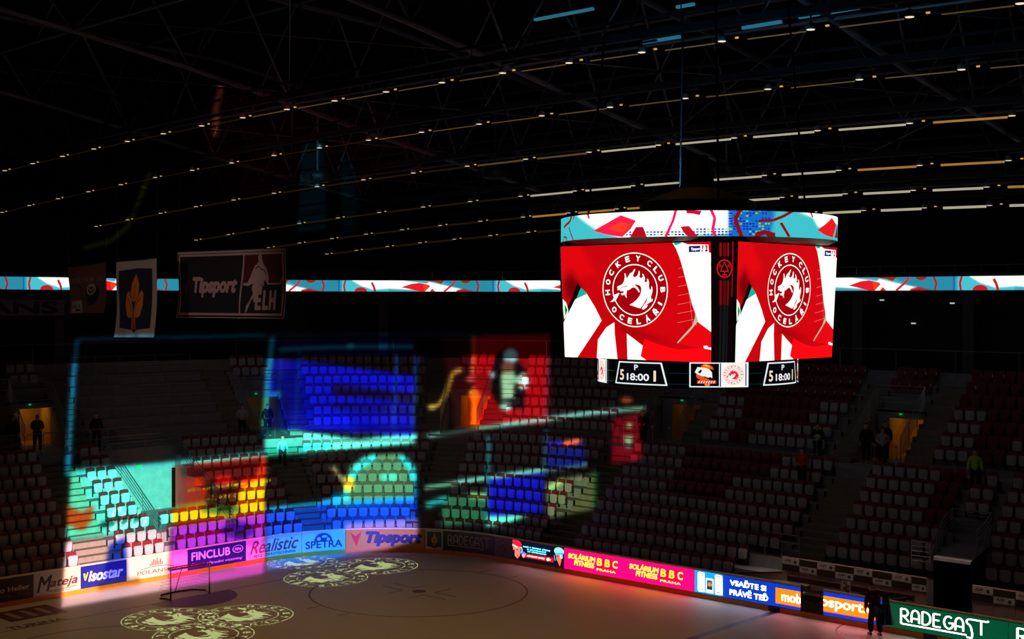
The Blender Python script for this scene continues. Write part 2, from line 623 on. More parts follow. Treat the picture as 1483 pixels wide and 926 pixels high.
def leaf(cv, cx, cy, k, col, bg):
    q = lambda *p: [(cx + x * k, cy + y * k) for x, y in p]
    cv.poly(q((-26, -8), (-20, -14), (-8, 8), (2, 30), (-6, 36), (-14, 40), (-24, 36), (-28, 14)), col)
    cv.poly(q((26, -8), (20, -14), (8, 8), (-2, 30), (6, 36), (14, 40), (24, 36), (28, 14)), col)
    cv.poly(q((0, -46), (-11, -28), (-14, -8), (-8, 6), (0, 10), (8, 6), (14, -8), (11, -28)), col)
    cv.line(q((-22, 0), (4, 40), (-8, 60)), 1.6 * k, bg)
    cv.line(q((20, 0), (-6, 36)), 1.6 * k, bg)
    cv.line(q((0, -26), (0, 60)), 1.6 * k, bg)
    for x in (-9, 0, 8):
        cv.line(q((x * .6, 34), (x, 62)), 4 * k, col)


def ad_pics():
    A = {}
    cv = Cv(200, 130, (42, 8, 12))
    cv.text('Auto Heller', 30, 48, 188, 78, (225, 200, 190), .02)
    cv.text('FRÝDEK - MÍSTEK', 70, 96, 188, 105, (170, 120, 110))
    cv.scribble(10, 96, 62, 105, (170, 120, 110), 1)
    A['maroon advert panel with pale lettering'] = (cv, -25.3, -23.03)
    cv = Cv(280, 130, (190, 176, 150))
    cv.text('M', 20, 20, 110, 110, (16, 26, 30), .02, .3)
    cv.text('ateja', 96, 44, 262, 104, (90, 30, 34), .02, .3)
    cv.line([(90, 112), (255, 104)], 3, (30, 30, 40))
    cv.scribble(120, 114, 210, 122, (50, 40, 40), 2)
    A['pale advert panel with dark script lettering'] = (cv, -23.03, -20.97)
    cv = Cv(280, 130, (22, 30, 120))
    cv.text('isostar', 44, 34, 262, 96, (225, 225, 240), .04, .25)
    cv.poly([(14, 44), (26, 44), (30, 84), (22, 84)], (235, 220, 60))
    cv.line([(26, 84), (42, 40)], 7, (235, 220, 60))
    A['navy advert panel with slanted white lettering'] = (cv, -20.97, -18.89)
    cv = Cv(400, 130, (196, 180, 160))
    for k, hh in enumerate((14, 26, 38, 30, 44, 24, 34, 16)):
        cv.rect(150 + k * 11, 62 - hh, 156 + k * 11, 62, (200, 60, 60))
    cv.line([(90, 78), (140, 70), (200, 68), (260, 72), (310, 84)], 3, (40, 36, 50))
    cv.text('POLANSKÝ', 70, 80, 330, 108, (60, 50, 60), .0)
    A['pale advert panel with red bars over an arc'] = (cv, -18.89, -15.89)
    cv = Cv(400, 130, (26, 16, 84))
    cv.text('FINCLUB', 24, 22, 290, 74, (225, 215, 240), .025)
    cv.ell(345, 44, 38, 24, (225, 215, 240), inner=.88)
    cv.text('FIN', 322, 36, 368, 54, (225, 215, 240), .02, .2)
    cv.text('České přírodní vitamíny', 24, 88, 376, 116, (215, 200, 235), .0)
    A['dark navy advert panel with an oval badge'] = (cv, -15.89, -12.83)
    cv = Cv(400, 130, (190, 178, 168))
    cv.text('Realistic', 30, 14, 380, 96, (120, 20, 70), .01, .4)
    cv.text('PECE · ŽÁROTECHNIKA', 60, 100, 360, 120, (30, 30, 60), .02)
    A['pale advert panel with crimson script'] = (cv, -12.83, -9.83)
    cv = Cv(300, 130, (186, 180, 172))
    cv.ell(150, 64, 62, 52, (24, 44, 110))
    cv.ell(120, 50, 14, 12, (186, 180, 172))
    cv.ell(160, 36, 20, 8, (186, 180, 172))
    cv.ell(185, 58, 12, 14, (186, 180, 172))
    cv.rect(20, 68, 290, 120, (186, 180, 172))
    cv.text('SPETRA', 26, 62, 282, 112, (24, 36, 100), .03)
    A['pale advert panel with a blue globe'] = (cv, -9.83, -7.71)
    cv = Cv(520, 130, (186, 130, 60))
    cv.poly([(30, 20), (66, 46), (104, 16), (70, 112)], (190, 30, 40))
    cv.text('Tipsport', 130, 14, 500, 118, (22, 26, 90), .06, .25)
    A['amber advert panel with bold navy lettering'] = (cv, -7.71, -3.89)
    cv = Cv(140, 130, (196, 180, 140))
    cv.rect(12, 12, 128, 112, (14, 34, 44))
    cv.poly([(40, 112), (100, 112), (70, 122)], (14, 34, 44))
    leaf(cv, 70, 56, .82, (214, 140, 34), (14, 34, 44))
    A['cream advert panel with an orange leaf crest'] = (cv, -3.89, -2.99)
    cv = Cv(400, 130, (8, 34, 30))
    rad(cv, 30, 24, 370, 106, (190, 176, 140), 5)
    A['dark green advert panel with outlined cream lettering'] = (cv, -2.99, -.14)
    cv = Cv(150, 130, (96, 78, 66))
    logo(cv, 75, 65, 52, 52, (34, 16, 20), wd=2)
    A['grey brown advert panel with a round dragon badge'] = (cv, -.14, .99)
    return A


def rad(cv, x0, y0, x1, y1, col, wd):
    """tall art-deco capitals on a long underline"""
    H = (y1 - y0)
    b = y0 + H * .72
    xs = x0
    cw = (x1 - x0) / 8.2
    L = lambda *p: cv.line([(xs + x * cw, y0 + y * H * .72) for x, y in p], wd, col)
    arc = lambda cx, cy, rx, ry, a0, a1: [(cx + rx * math.cos(math.radians(a)), cy + ry * math.sin(math.radians(a))) for a in np.linspace(a0, a1, 10)]
    for ch in 'RADEGA':
        if ch == 'R':
            L((.1, 1.2), (.1, .05), *arc(.45, .32, .3, .27, -90, 90), (.15, .6))
            L((.35, .6), (.85, 1))
        if ch == 'A':
            L((.1, 1), (.1, .45), *arc(.45, .45, .35, .42, 180, 360), (.8, 1))
            L((.1, .68), (.8, .68))
        if ch == 'D':
            L((.1, 1), (.1, .04), *arc(.35, .52, .5, .48, -90, 90), (.1, 1))
        if ch == 'E':
            L((.75, .04), (.12, .04), (.12, 1), (.78, 1))
            L((.12, .5), (.65, .5))
        if ch == 'G':
            L(*arc(.5, .52, .42, .48, -50, -360), (.5, .56))
        xs += cw
    # S running down under the line, T with a long bar
    L((.8, .0), *arc(.35, .2, .25, .2, -90, -270), (.5, .62), (.62, 1.1), (.55, 1.4), (.1, 1.36))
    xs += cw
    L((-.3, .0), (.95, .0), (1.0, -.1))
    L((.38, 0), (.38, 1.05))
    cv.line([(x0 + cw * .1, y0 + H * .88), (x0 + cw * 6.1, y0 + H * .88)], wd, col)


def led_pics():
    A = {}
    cv = Cv(300, 130, (2, 4, 16))
    cv.rect(60, 0, 230, 90, (4, 10, 60), .6)
    cv.blur(6)
    cv.ell(18, 24, 36, 26, (235, 30, 50))
    cv.poly([(2, 44), (50, 40), (44, 100), (30, 122), (10, 100)], (236, 150, 120))
    cv.rect(6, 66, 14, 104, (20, 10, 30))
    cv.rect(24, 58, 32, 66, (20, 10, 30))
    cv.poly([(28, 98), (36, 98), (34, 122)], (40, 20, 40))
    cv.line([(52, 40), (58, 60), (52, 82)], 5, (120, 230, 240))
    cv.line([(0, 34), (28, 46)], 6, (255, 255, 255))
    cv.scribble(64, 28, 226, 39, (180, 250, 255), 5)
    cv.scribble(88, 44, 200, 53, (180, 250, 255), 6)
    cv.scribble(86, 57, 202, 67, (180, 250, 255), 7)
    cv.rect(72, 78, 240, 104, (245, 10, 20))
    cv.scribble(88, 86, 196, 96, (255, 255, 255), 8)
    cv.ell(210, 92, 8, 9, (255, 255, 255))
    cv.scribble(216, 87, 236, 97, (255, 255, 255), 9)
    cv.ell(66, 82, 14, 13, (60, 160, 230))
    cv.ell(66, 96, 9, 12, (240, 200, 190))
    cv.ell(272, 26, 27, 24, (170, 240, 240))
    cv.poly([(248, 42), (300, 30), (296, 44), (252, 54)], (60, 200, 220))
    cv.poly([(254, 52), (288, 48), (284, 90), (276, 124), (268, 100), (258, 84)], (236, 130, 120))
    cv.rect(258, 56, 268, 64, (20, 10, 20))
    cv.ell(286, 58, 7, 14, (120, 230, 240))
    cv.line([(244, 56), (250, 92)], 5, (60, 210, 220))
    A['lit display showing two helmeted faces beside blue text'] = (cv, .99, 4.09, 5.0)
    cv = Cv(680, 120, (255, 0, 132))
    for dx in (0, 332):
        cv.text('SOLÁRIUM', 22 + dx, 18, 172 + dx, 54, (255, 250, 0), .015, .12)
        cv.text('FITNESS', 56 + dx, 60, 166 + dx, 90, (255, 250, 0), .015, .12)
        for k in (0, 1):
            cv.poly([(216 + 42 * k + dx, 12), (222 + 42 * k + dx, 12), (218 + 42 * k + dx, 78), (204 + 42 * k + dx, 78)], (235, 0, 40))
        for k, ch in enumerate('BBC'):
            cv.text(ch, 182 + 42 * k + dx, 26, 208 + 42 * k + dx, 68, (255, 250, 0), .01, .06)
        cv.rect(178 + dx, 72, 282 + dx, 79, (230, 0, 30))
        cv.text('PRAHA', 180 + dx, 86, 282 + dx, 98, (255, 250, 0), .01)
    A['lit magenta display with yellow lettering twice over'] = (cv, 4.09, 11.03, 4.2)
    cv = Cv(480, 120, (0, 60, 205))
    cv.rect(0, 0, 130, 120, (0, 185, 236))
    cv.blur(8)
    for x0, x1, y0 in ((14, 46, 6), (96, 130, 6)):
        cv.poly([(x0, y0 + 6), (x0 + 6, y0), (x1, y0 + 2), (x1 + 2, 112), (x0 + 4, 114), (x0, 104)], (250, 246, 235))
        cv.rect(x0 + 4, y0 + 6, x1 - 4, y0 + 11, (190, 40, 60))
        cv.rect(x0 + 4, y0 + 13, x1 - 4, y0 + 18, (20, 150, 190))
        cv.rect(x0 + 6, 98, x1 - 4, 104, (20, 150, 190))
    cv.ell(112, 84, 3, 3, (250, 180, 60))
    cv.rect(54, 34, 88, 112, (250, 246, 235))
    cv.rect(57, 42, 85, 96, (20, 110, 170))
    cv.poly([(58, 80), (84, 76), (84, 94), (58, 94)], (20, 60, 70))
    cv.ell(72, 66, 9, 9, (255, 150, 40))
    cv.line([(76, 62), (82, 48)], 5, (220, 60, 50))
    cv.text('VSAĎTE SI', 166, 12, 330, 50, (255, 255, 255), .02)
    cv.text('PRÁVĚ TEĎ', 164, 62, 338, 102, (255, 255, 255), .02)
    cv.rect(372, 22, 480, 102, (255, 152, 10))
    cv.line([(372, 103), (480, 103)], 2, (230, 20, 160))
    cv.text('mob', 398, 36, 482, 86, (255, 255, 255), .015)
    A['lit blue display with three phones and an orange box'] = (cv, 11.03, 15.91, 4.5)
    cv = Cv(240, 120, (0, 60, 205))
    cv.rect(0, 22, 240, 100, (255, 152, 10))
    cv.line([(0, 101), (240, 101)], 2, (230, 20, 160))
    cv.text('osport.cz', -14, 34, 222, 90, (255, 255, 255), .015)
    A['lit orange display between two blue bands'] = (cv, 16.86, 19.4, 5.5)
    for nm, s0, s1 in (('lit green display with large white lettering by the stooping person', 19.4, 23.9), ('lit green display at the far end of the row', 23.9, 29.0)):
        cv = Cv(430, 115, (0, 78, 50))
        cv.blur(1)
        rad(cv, 22 if s0 > 20 else 52, 16, 330 if s0 > 20 else 372, 100, (255, 252, 245), 6.5)
        A[nm] = (cv, s0, s1, 4.5)
    return A


# ------------------------------------------------------------------ materials
M = {
    'concrete': mat('concrete', (128, 128, 132), .85, noise=.3, scale=3, bump=.2),
    'step': mat('step_concrete', (120, 116, 104), .85, noise=.3, scale=5, bump=.2),
    'dark': mat('dark_paint', (20, 20, 24), .8, noise=.2),
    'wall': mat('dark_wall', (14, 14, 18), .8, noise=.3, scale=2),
    'steel': mat('roof_steel', (92, 96, 104), .45, .3, noise=.3, scale=2),
    'darksteel': mat('dark_steel', (40, 42, 50), .5, .3, noise=.2),
    'rail': mat('rail_steel', (150, 156, 165), .3, .8, noise=.1),
    'grey_seat': mat('grey_seat_plastic', (160, 161, 164), .55, noise=.2, scale=20),
    'red_seat': mat('red_seat_plastic', (104, 20, 26), .5, noise=.2, scale=20),
    'bracket': mat('seat_bracket', (190, 190, 196), .4, .4),
    'white': mat('white_board', (205, 198, 185), .45, noise=.08),
    'kick': mat('orange_kick_plate', (214, 120, 30), .45, noise=.12, scale=4),
    'cap': mat('cream_cap_rail', (222, 200, 160), .4, noise=.05),
    'cream': mat('cream_panel', (160, 134, 124), .7, noise=.15, scale=2),
    'bench': mat('dark_red_bench', (70, 14, 20), .6),
    'black': mat('black', (8, 8, 10), .5),
    'goal_red': mat('dark_goal_paint', (60, 10, 14), .4),
    'net': mat('goal_net', (120, 116, 110), .8),
    'lamp_house': mat('floodlight_housing', (150, 150, 150), .4, .3),
    'lens': mat('floodlight_lens', (200, 190, 170), .3, emit=(255, 235, 205), estr=.9),
    'spark': mat('pilot_lens', (200, 190, 120), .3, emit=(255, 205, 90), estr=.55),
    'glint_warm': mat('trough_glint_warm', (220, 180, 110), .4, emit=(210, 150, 62), estr=.5),  # glowing strips imitate light mirrored in the reflector troughs
    'glint_pale': mat('trough_glint_pale', (220, 220, 190), .4, emit=(215, 210, 175), estr=.55),
    'glint_faint': mat('trough_glint_faint', (60, 50, 30), .4, emit=(120, 90, 50), estr=.06),
    'glint_dim': mat('trough_glint_dim', (180, 160, 110), .4, emit=(150, 120, 70), estr=.22),
    'amber': mat('amber_lit_wall', (200, 130, 30), .8, noise=.4, scale=3),
    'exit': mat('exit_green', (0, 200, 80), .5, emit=(0, 230, 90), estr=.5),
    'glow_dot': mat('pilot_lamp', (255, 200, 150), .5, emit=(235, 225, 220), estr=.7),
    'skin': mat('skin', (190, 140, 110), .6),
    'hair': mat('dark_hair', (24, 18, 16), .8),
}


def ice_material():
    m = mat('ice', (205, 208, 208), .32, noise=.05, scale=1.2)
    nt = m.node_tree
    b = nt.nodes['Principled BSDF']
    tc = nt.nodes['Texture Coordinate']
    n = nt.nodes.new('ShaderNodeTexNoise')
    n.inputs['Scale'].default_value = 30
    n.inputs['Detail'].default_value = 8
    mp = nt.nodes.new('ShaderNodeMapping')
    mp.inputs['Scale'].default_value = (.5, 2.5, 1)
    mp.inputs['Rotation'].default_value = (0, 0, .6)
    nt.links.new(tc.outputs['Object'], mp.inputs[0])
    nt.links.new(mp.outputs[0], n.inputs['Vector'])
    r = nt.nodes.new('ShaderNodeMapRange')
    r.inputs[3].default_value, r.inputs[4].default_value = .42, .68
    nt.links.new(n.outputs['Fac'], r.inputs[0])
    nt.links.new(r.outputs[0], b.inputs['Roughness'])
    b.inputs['Specular IOR Level'].default_value = .12
    bp = nt.nodes.new('ShaderNodeBump')
    bp.inputs['Strength'].default_value = .08
    bp.inputs['Distance'].default_value = .01
    nt.links.new(n.outputs['Fac'], bp.inputs['Height'])
    nt.links.new(bp.outputs[0], b.inputs['Normal'])
    return m


# ------------------------------------------------------------------ large structure
SV = [i * 1.0 for i in range(-34, 0)] + [-QA] + [i * 2.0 for i in range(0, 24)]
SV = sorted(SV)


def sweep(mb, prof, s0, s1, k0=0, k1=0, m=0, step=.7):
    """prof: (off, z) points; the ends follow s = b - k*off"""
    n = max(1, int(math.ceil((s1 - s0) / step)))
    rows = []
    for off, z in prof:
        a, b = s0 - k0 * off, s1 - k1 * off
        rows.append([P(a + (b - a) * j / n, off, z) for j in range(n + 1)])
    i0 = len(mb.v)
    for r in rows:
        mb.v += r
    w_ = n + 1
    for i in range(len(rows) - 1):
        for j in range(n):
            mb.f.append((i0 + i * w_ + j, i0 + i * w_ + j + 1, i0 + (i + 1) * w_ + j + 1, i0 + (i + 1) * w_ + j))
            mb.m.append(m)


# ice
mb = MB()
outline = [P(s, 0, 0) for s in [-24 - .0] + [-20, -16, -QA] + [-QA + QA * i / 24 for i in range(1, 25)] + [8, 16, 26, 40]]
outline = [(0, -W + R, 0)] + outline[2:]
pts = outline + [(60, 0, 0), (60, -W, 0), (R, -W, 0)]
mb.poly([(R + R * math.cos(a), -W + R + R * math.sin(a), 0) for a in [math.pi + math.pi / 2 * (1 - i / 12) for i in range(1, 12)]][::1] + outline + [(60, 0, 0), (60, -W, 0), (R, -W, 0)])
ice = mb.build('floor', ice_material(), kind='structure')

# painted lines on the ice
LINE = {
    'red': mat('ice_red_paint', (120, 50, 62), .5, noise=.3, scale=9),
    'dark': mat('ice_crease_paint', (88, 92, 84), .5, noise=.15, scale=9),
    'blue': mat('ice_blue_paint', (52, 44, 92), .5, noise=.25, scale=9),
    'logo': mat('ice_logo_paint', (105, 60, 58), .5, noise=.3, scale=6),
}


def ring(name, cx, cy, r, wd, m, a0=0, a1=2 * math.pi, z=.004, n=64):
    b = MB()
    for i in range(n):
        t, u = a0 + (a1 - a0) * i / n, a0 + (a1 - a0) * (i + 1) / n
        c = lambda rr, a: (cx + rr * math.cos(a), cy + rr * math.sin(a), z)
        b.quad(c(r, t), c(r, u), c(r - wd, u), c(r - wd, t))
    return b.build(name, m, ice)


def strip(name, x0, y0, x1, y1, m, z=.004):
    b = MB()
    b.quad((x0, y0, z), (x1, y0, z), (x1, y1, z), (x0, y1, z))
    return b.build(name, m, ice)


GX, GY = 3.66, -W / 2
FX, FY = GX + 6, -W / 2 + 7
ring('faceoff_circle', FX, FY, 4.5, .07, LINE['red'])
ring('faceoff_spot', FX, FY, .3, .3, LINE['red'], n=24)
ring('faceoff_circle', FX, -W / 2 - 7, 4.5, .07, LINE['red'])
for sx in (-1, 1):
    for sy in (-1, 1):
        strip('faceoff_mark', FX + sx * .6, FY + sy * .28, FX + sx * 1.9, FY + sy * .35, LINE['red'])
        strip('faceoff_mark', FX + sx * .6, FY + sy * .35, FX + sx * .67, FY + sy * 1.2, LINE['red'])
    for sy in (-1, 1):
        strip('faceoff_hash', FX + sx * .85, FY + sy * 4.5, FX + sx * .92, FY + sy * 5.1, LINE['red'])
strip('goal_line', GX, -26.5, GX + .06, -1.4, LINE['red'])
strip('blue_line', 22.16, -W, 22.46, -.02, LINE['blue'])
ring('referee_crease', 27.4, -.02, 2.2, .07, LINE['red'], math.pi, 2 * math.pi, n=32)
ring('goal_crease', GX + .03, GY, 1.85, 1.85, LINE['dark'], -math.pi / 2, math.pi / 2, n=32)
# emblem painted behind the goal line near the end boards
b = MB()
b.quad((.7, -20.9, .004), (2.5, -20.9, .004), (2.5, -18.6, .004), (.7, -18.6, .004))
b.build('painted_emblem_border', LINE['logo'], ice)
b = MB()
for y in (-20.5, -19.9, -19.3):
    b.quad((1.0, y, .006), (2.2, y, .006), (2.2, y + .25, .006), (1.0, y + .25, .006))
b.build('painted_emblem_bars', mat('ice_emblem_bar', (180, 160, 140), .5), ice, kind='stuff')
_t = bpy.data.curves.new('painted_word', 'FONT')
_t.body, _t.size, _t.offset = 'TURINA', .62, .02
_o = bpy.data.objects.new('painted_word', _t)
_me = bpy.data.meshes.new_from_object(_o)
_me.materials.append(LINE['logo'])
bpy.data.objects.remove(_o)
o = bpy.data.objects.new('painted_word', _me)
COL.objects.link(o)
o.parent = ice
o.matrix_world = Matrix.Translation((3.6, -21.5, .004)) @ Matrix.Rotation(math.pi / 2, 4, 'Z')

# outer shell
mb = MB()
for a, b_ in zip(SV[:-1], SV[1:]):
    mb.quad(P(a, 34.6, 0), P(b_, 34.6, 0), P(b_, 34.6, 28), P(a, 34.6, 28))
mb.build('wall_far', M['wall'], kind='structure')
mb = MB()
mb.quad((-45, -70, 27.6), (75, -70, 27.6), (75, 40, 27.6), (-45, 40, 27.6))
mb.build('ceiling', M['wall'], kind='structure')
mb = MB()
sweep(mb, [(0.12, -.02), (34.6, -.02)], -34, 44, step=2)
mb.build('floor_under_stands', M['dark'], kind='structure')

# ------------------------------------------------------------------ bowl
def tread(i):
    return .74 + .445 * i if i < 9 else 4.95 + .505 * (i - 9)


def roff(i):            # offset of the seat backs of row i
    return .9 + .85 * i + (1.2 if i > 8 else 0)


def prof_low(i0=0, i1=8):
    p = [(roff(i0) - .6, 0)]
    for i in range(i0, i1 + 1):
        p += [(roff(i) - .6, tread(i)), (roff(i) + .25, tread(i))]
    return p


PL = prof_low() + [(7.95, 4.75), (9.15, 4.75)]
PU = [(9.15, 4.75)]
for i in range(9, 16):
    PU += [(roff(i) - .6, tread(i)), (roff(i) + .25, tread(i))]

LOW = [('block', -34, -.26), ('stairs', -20.7, -.26), ('block', -19.1, -.26), ('cut', -16.4, -.13), ('block', -12.6, -.13),
       ('stairs', -9.3, 0), ('block', -8.4, 0), ('stairs', -4.75, 0), ('block', -3.85, 0), ('stairs', 2.4, .25), ('block', 3.9, .25),
       ('stairs', 14.2, .14), ('block', 15.75, .14), ('tunnel', 20.9, .23), ('block', 22.3, .23), ('stairs', 27.2, .1), ('block', 28.8, .1), ('end', 38, .1)]
UP = [('block', -34, -.26), ('stairs', -22.3, -.26), ('exit', -21, -.26), ('stairs', -18.8, -.26), ('standing', -17.5, -.26), ('stairs', -9.8, 0),
      ('exit', -9.3, 0), ('stairs', -8.4, 0), ('block', -7.9, 0), ('stairs', -5.25, 0), ('exit', -4.75, 0), ('stairs', -3.85, 0), ('block', -3.35, 0),
      ('stairs', 2.2, .25), ('exit', 3.3, .25), ('stairs', 5.8, .25), ('block', 6.9, .25), ('stairs', 13.1, .14), ('exit', 14.25, .14), ('stairs', 16.6, .14),
      ('block', 17.9, .14), ('stairs', 25, .1), ('exit', 26.2, .1), ('stairs', 28.6, .1), ('block', 29.8, .1), ('end', 38, .1)]

stand = empty('floor_stand', kind='structure')
walls = empty('wall_stand', kind='structure')
step_i = [0]


def side_wall(mb, b, k, offs, zlow):
    """vertical wall along an aisle edge from zlow up to the tread line"""
    for i in offs:
        a0, a1 = roff(i) - .6, roff(i) + .25
        p = lambda o, z: P(b - k * o, o, z)
        mb.quad(p(a0, zlow), p(a1, zlow), p(a1, tread(i)), p(a0, tread(i)))


STAIR_NAMES = {-20.7: 'by the left amber exit', -9.3: 'at the left end of the curve', -4.75: 'at the middle of the curve', 2.4: 'left of the hanging scoreboard', 14.2: 'right of the hanging scoreboard', 27.2: 'beyond the bench tunnel'}
for seq, top in ((LOW, False), (UP, True)):
    for (kind, b0, k0), (_, b1, k1) in zip(seq[:-1], seq[1:]):
        mb = MB()
        if kind in ('block', 'standing'):
            if not top:
                if b0 >= 15:
                    pr = prof_low(2) + [(7.95, 4.75), (9.15, 4.75)]
                else:
                    pr = PL
            else:
                pr = PU
            sweep(mb, pr, b0, b1, k0, k1)
            mb.build('terrace', M['concrete'], stand)
        elif kind == 'stairs':
            rows_ = range(9, 16) if top else range(0, 9)
            n = max(1, int((b1 - b0)))
            for i in rows_:
                for h in (0, 1):
                    o0 = roff(i) - .6 + .425 * h - (.0 if h else .0)
                    zt = tread(i) - (.2225 if h == 0 else 0)
                    o0 -= .2
                    q = MB()
                    a = lambda o: b0 - k0 * o
                    c = lambda o: b1 - k1 * o
                    o1 = o0 + .445
                    zb = zt - .3
                    q.hexa([P(a(o0), o0, zb), P(c(o0), o0, zb), P(c(o1), o1, zb), P(a(o1), o1, zb),
                            P(a(o0), o0, zt), P(c(o0), o0, zt), P(c(o1), o1, zt), P(a(o1), o1, zt)])
                    q.build('step', M['step'], stand)
            if not top:
                sweep(mb, [(7.75, 4.1), (7.75, 4.75), (9.15, 4.75)], b0, b1, k0, k1)
                mb.build('landing', M['concrete'], stand)
        elif kind == 'exit':
            # opening in the upper rows: floor, side walls, back wall with a doorway
            sweep(mb, [(9.15, 4.75), (12.6, 4.75)], b0, b1, k0, k1)
            sweep(mb, [(12.6, 6.87), (12.6, 6.97), (13.4, 6.97)] + [q for i in (14, 15) for q in ((roff(i) - .6, tread(i)), (roff(i) + .25, tread(i)))], b0, b1, k0, k1)
            mb.build('exit_landing', M['concrete'], stand)
            mb = MB()
            side_wall(mb, b0, k0, range(9, 13), 4.75)
            side_wall(mb, b1, k1, range(9, 13), 4.75)
            d = b1 - b0
            p = lambda f, o, z: P(b0 + d * f - k0 * o, o, z)
            mb.quad(p(0, 12.6, 4.75), p(.25, 12.6, 4.75), p(.25, 12.6, 6.97), p(0, 12.6, 6.97))
            mb.quad(p(.25, 12.6, 6.6), p(1, 12.6, 6.6), p(1, 12.6, 6.97), p(.25, 12.6, 6.97))
            mb.build('exit_wall', M['concrete'], walls)
            mb = MB()   # corridor behind the doorway, lit by its own amber lamp
            mb.quad(p(.25, 12.6, 4.75), p(1, 12.6, 4.75), p(1, 15, 4.75), p(.25, 15, 4.75))
            mb.quad(p(.25, 12.6, 6.6), p(1, 12.6, 6.6), p(1, 15, 6.6), p(.25, 15, 6.6))
            mb.quad(p(.25, 12.6, 4.75), p(.25, 15, 4.75), p(.25, 15, 6.6), p(.25, 12.6, 6.6))
            mb.quad(p(1, 12.6, 4.75), p(1, 15, 4.75), p(1, 15, 6.6), p(1, 12.6, 6.6))
            mb.quad(p(.25, 15, 4.75), p(1, 15, 4.75), p(1, 15, 6.6), p(.25, 15, 6.6))
            mb.build('exit_corridor', mat('corridor_plaster', (190, 150, 80), .8, noise=.35, scale=2.5), walls)
            amt = {-21: 7, -9.3: .6, -4.75: 4, 3.3: 1.2, 14.25: 5, 26.2: 3}[b0]
            q = p(.62, 14, 6.45)
            lamp('corridor_light', 'POINT', q, amt, (1, .62, .10), shadow_soft_size=.1)
            c = p(.5, 12.55, 6.8)
            mb = MB()
            mb.box(c, (.11, .08, .06))
            o = mb.build('exit_lamp', M['exit'], None)
            nm = {-21: 'far left', -9.3: 'left of the curve', -4.75: 'behind the pale figure', 3.3: 'below the scoreboard', 14.25: 'right of the scoreboard', 26.2: 'beyond the tunnel'}[b0]
            tag(o, 'tiny green exit lamp over the amber-lit doorway ' + nm, 'exit lamp', 'green exit lamps')

# lower exit cut near the left end, and the team tunnel on the right
mb = MB()
sweep(mb, prof_low(0, 2) + [(2.85, 1.63), (8, 1.63)], -16.4, -12.6, -.13, -.13)
sweep(mb, [(7.95, 4.0), (7.95, 4.75), (9.15, 4.75)], -16.4, -12.6, -.13, -.13)
mb.build('exit_landing', M['concrete'], stand)
mb = MB()
side_wall(mb, -16.4, -.13, range(3, 9), 1.6)
side_wall(mb, -12.6, -.13, range(3, 9), 1.6)
pp = lambda f, z: P(-16.4 + 3.8 * f + .13 * 8, 8, z)
mb.quad(pp(0, 1.5), pp(.2, 1.5), pp(.2, 4.3), pp(0, 4.3))
mb.quad(pp(.2, 3.6), pp(1, 3.6), pp(1, 4.75), pp(.2, 4.75))
pq = lambda f, z: P(-16.4 + 3.8 * f + .13 * 8.6, 8.6, z)
mb.quad(pq(.2, 1.5), pq(1, 1.5), pq(1, 3.6), pq(.2, 3.6))
mb.quad(pp(.2, 1.5), pq(.2, 1.5), pq(.2, 3.6), pp(.2, 3.6))
mb.build('exit_wall', M['concrete'], walls)
mb = MB()
mb.box(P(-13.4, 7.9, 3.85), (.08, .22, .1))
tag(mb.build('exit_lamp', M['exit']), 'tiny green exit lamp over the lower left doorway', 'exit lamp', 'green exit lamps')

mb = MB()
sweep(mb, [(1.3, 2.6), (1.3, 2.72), (4.7, 2.72), (4.7, 3.0)], 20.9, 22.3, .23, .23)
sweep(mb, [(4.7, 2.97), (5.4, 2.97)] + [q for i in (6, 7, 8) for q in ((roff(i) - .6, tread(i)), (roff(i) + .25, tread(i)))] + [(7.95, 4.75), (9.15, 4.75)], 20.9, 22.3, .23, .23)
mb.build('tunnel_deck', M['concrete'], stand)
mb = MB()
for bb in (20.9, 22.3):
    p = lambda o, z: P(bb - .23 * o, o, z)
    mb.quad(p(1.3, 0), p(5, 0), p(5, 2.6), p(1.3, 2.6))
p = lambda s_, z: P(s_ - .23 * 5, 5, z)
mb.quad(p(20.9, 0), p(22.3, 0), p(22.3, 2.6), p(20.9, 2.6))
mb.build('tunnel_wall', M['black'], walls)

# top wall, back aisle, suites, ribbon fascia, upper deck
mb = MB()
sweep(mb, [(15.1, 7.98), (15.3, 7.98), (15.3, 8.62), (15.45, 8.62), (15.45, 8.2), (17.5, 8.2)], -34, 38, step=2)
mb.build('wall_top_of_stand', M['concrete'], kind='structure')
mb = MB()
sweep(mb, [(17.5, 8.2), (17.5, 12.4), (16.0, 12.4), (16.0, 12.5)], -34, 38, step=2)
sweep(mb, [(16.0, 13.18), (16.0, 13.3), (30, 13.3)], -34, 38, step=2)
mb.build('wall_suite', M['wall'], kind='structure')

# pillars in front of the suites
for n_, s_ in enumerate((-26, -19.5, -13, -6.2, -1.2, 3.6, 9.4, 15.15, 21, 27)):
    mb = MB()
    c = P(s_, 16.6, 10.3)
    t = tangent(s_)
    mb.box(c, (.55, .45, 4.3), rz=math.atan2(t[1], t[0]))
    mb.build('pillar', mat('pillar_plaster', (66, 62, 66), .8) if n_ == 0 else bpy.data.materials['pillar_plaster'], kind='structure')

# ------------------------------------------------------------------ rink boards
boards = empty('rink_boards', P(0, 0, 0), 0, 'curved rink boards of printed and lit advert panels around the ice corner', 'boards')
boards_inv = Matrix.Translation(-Vector(boards.location))


def reparent(o, root):
    o.parent = root
    o.matrix_parent_inverse = Matrix.Translation(-Vector(root.location))
    return o


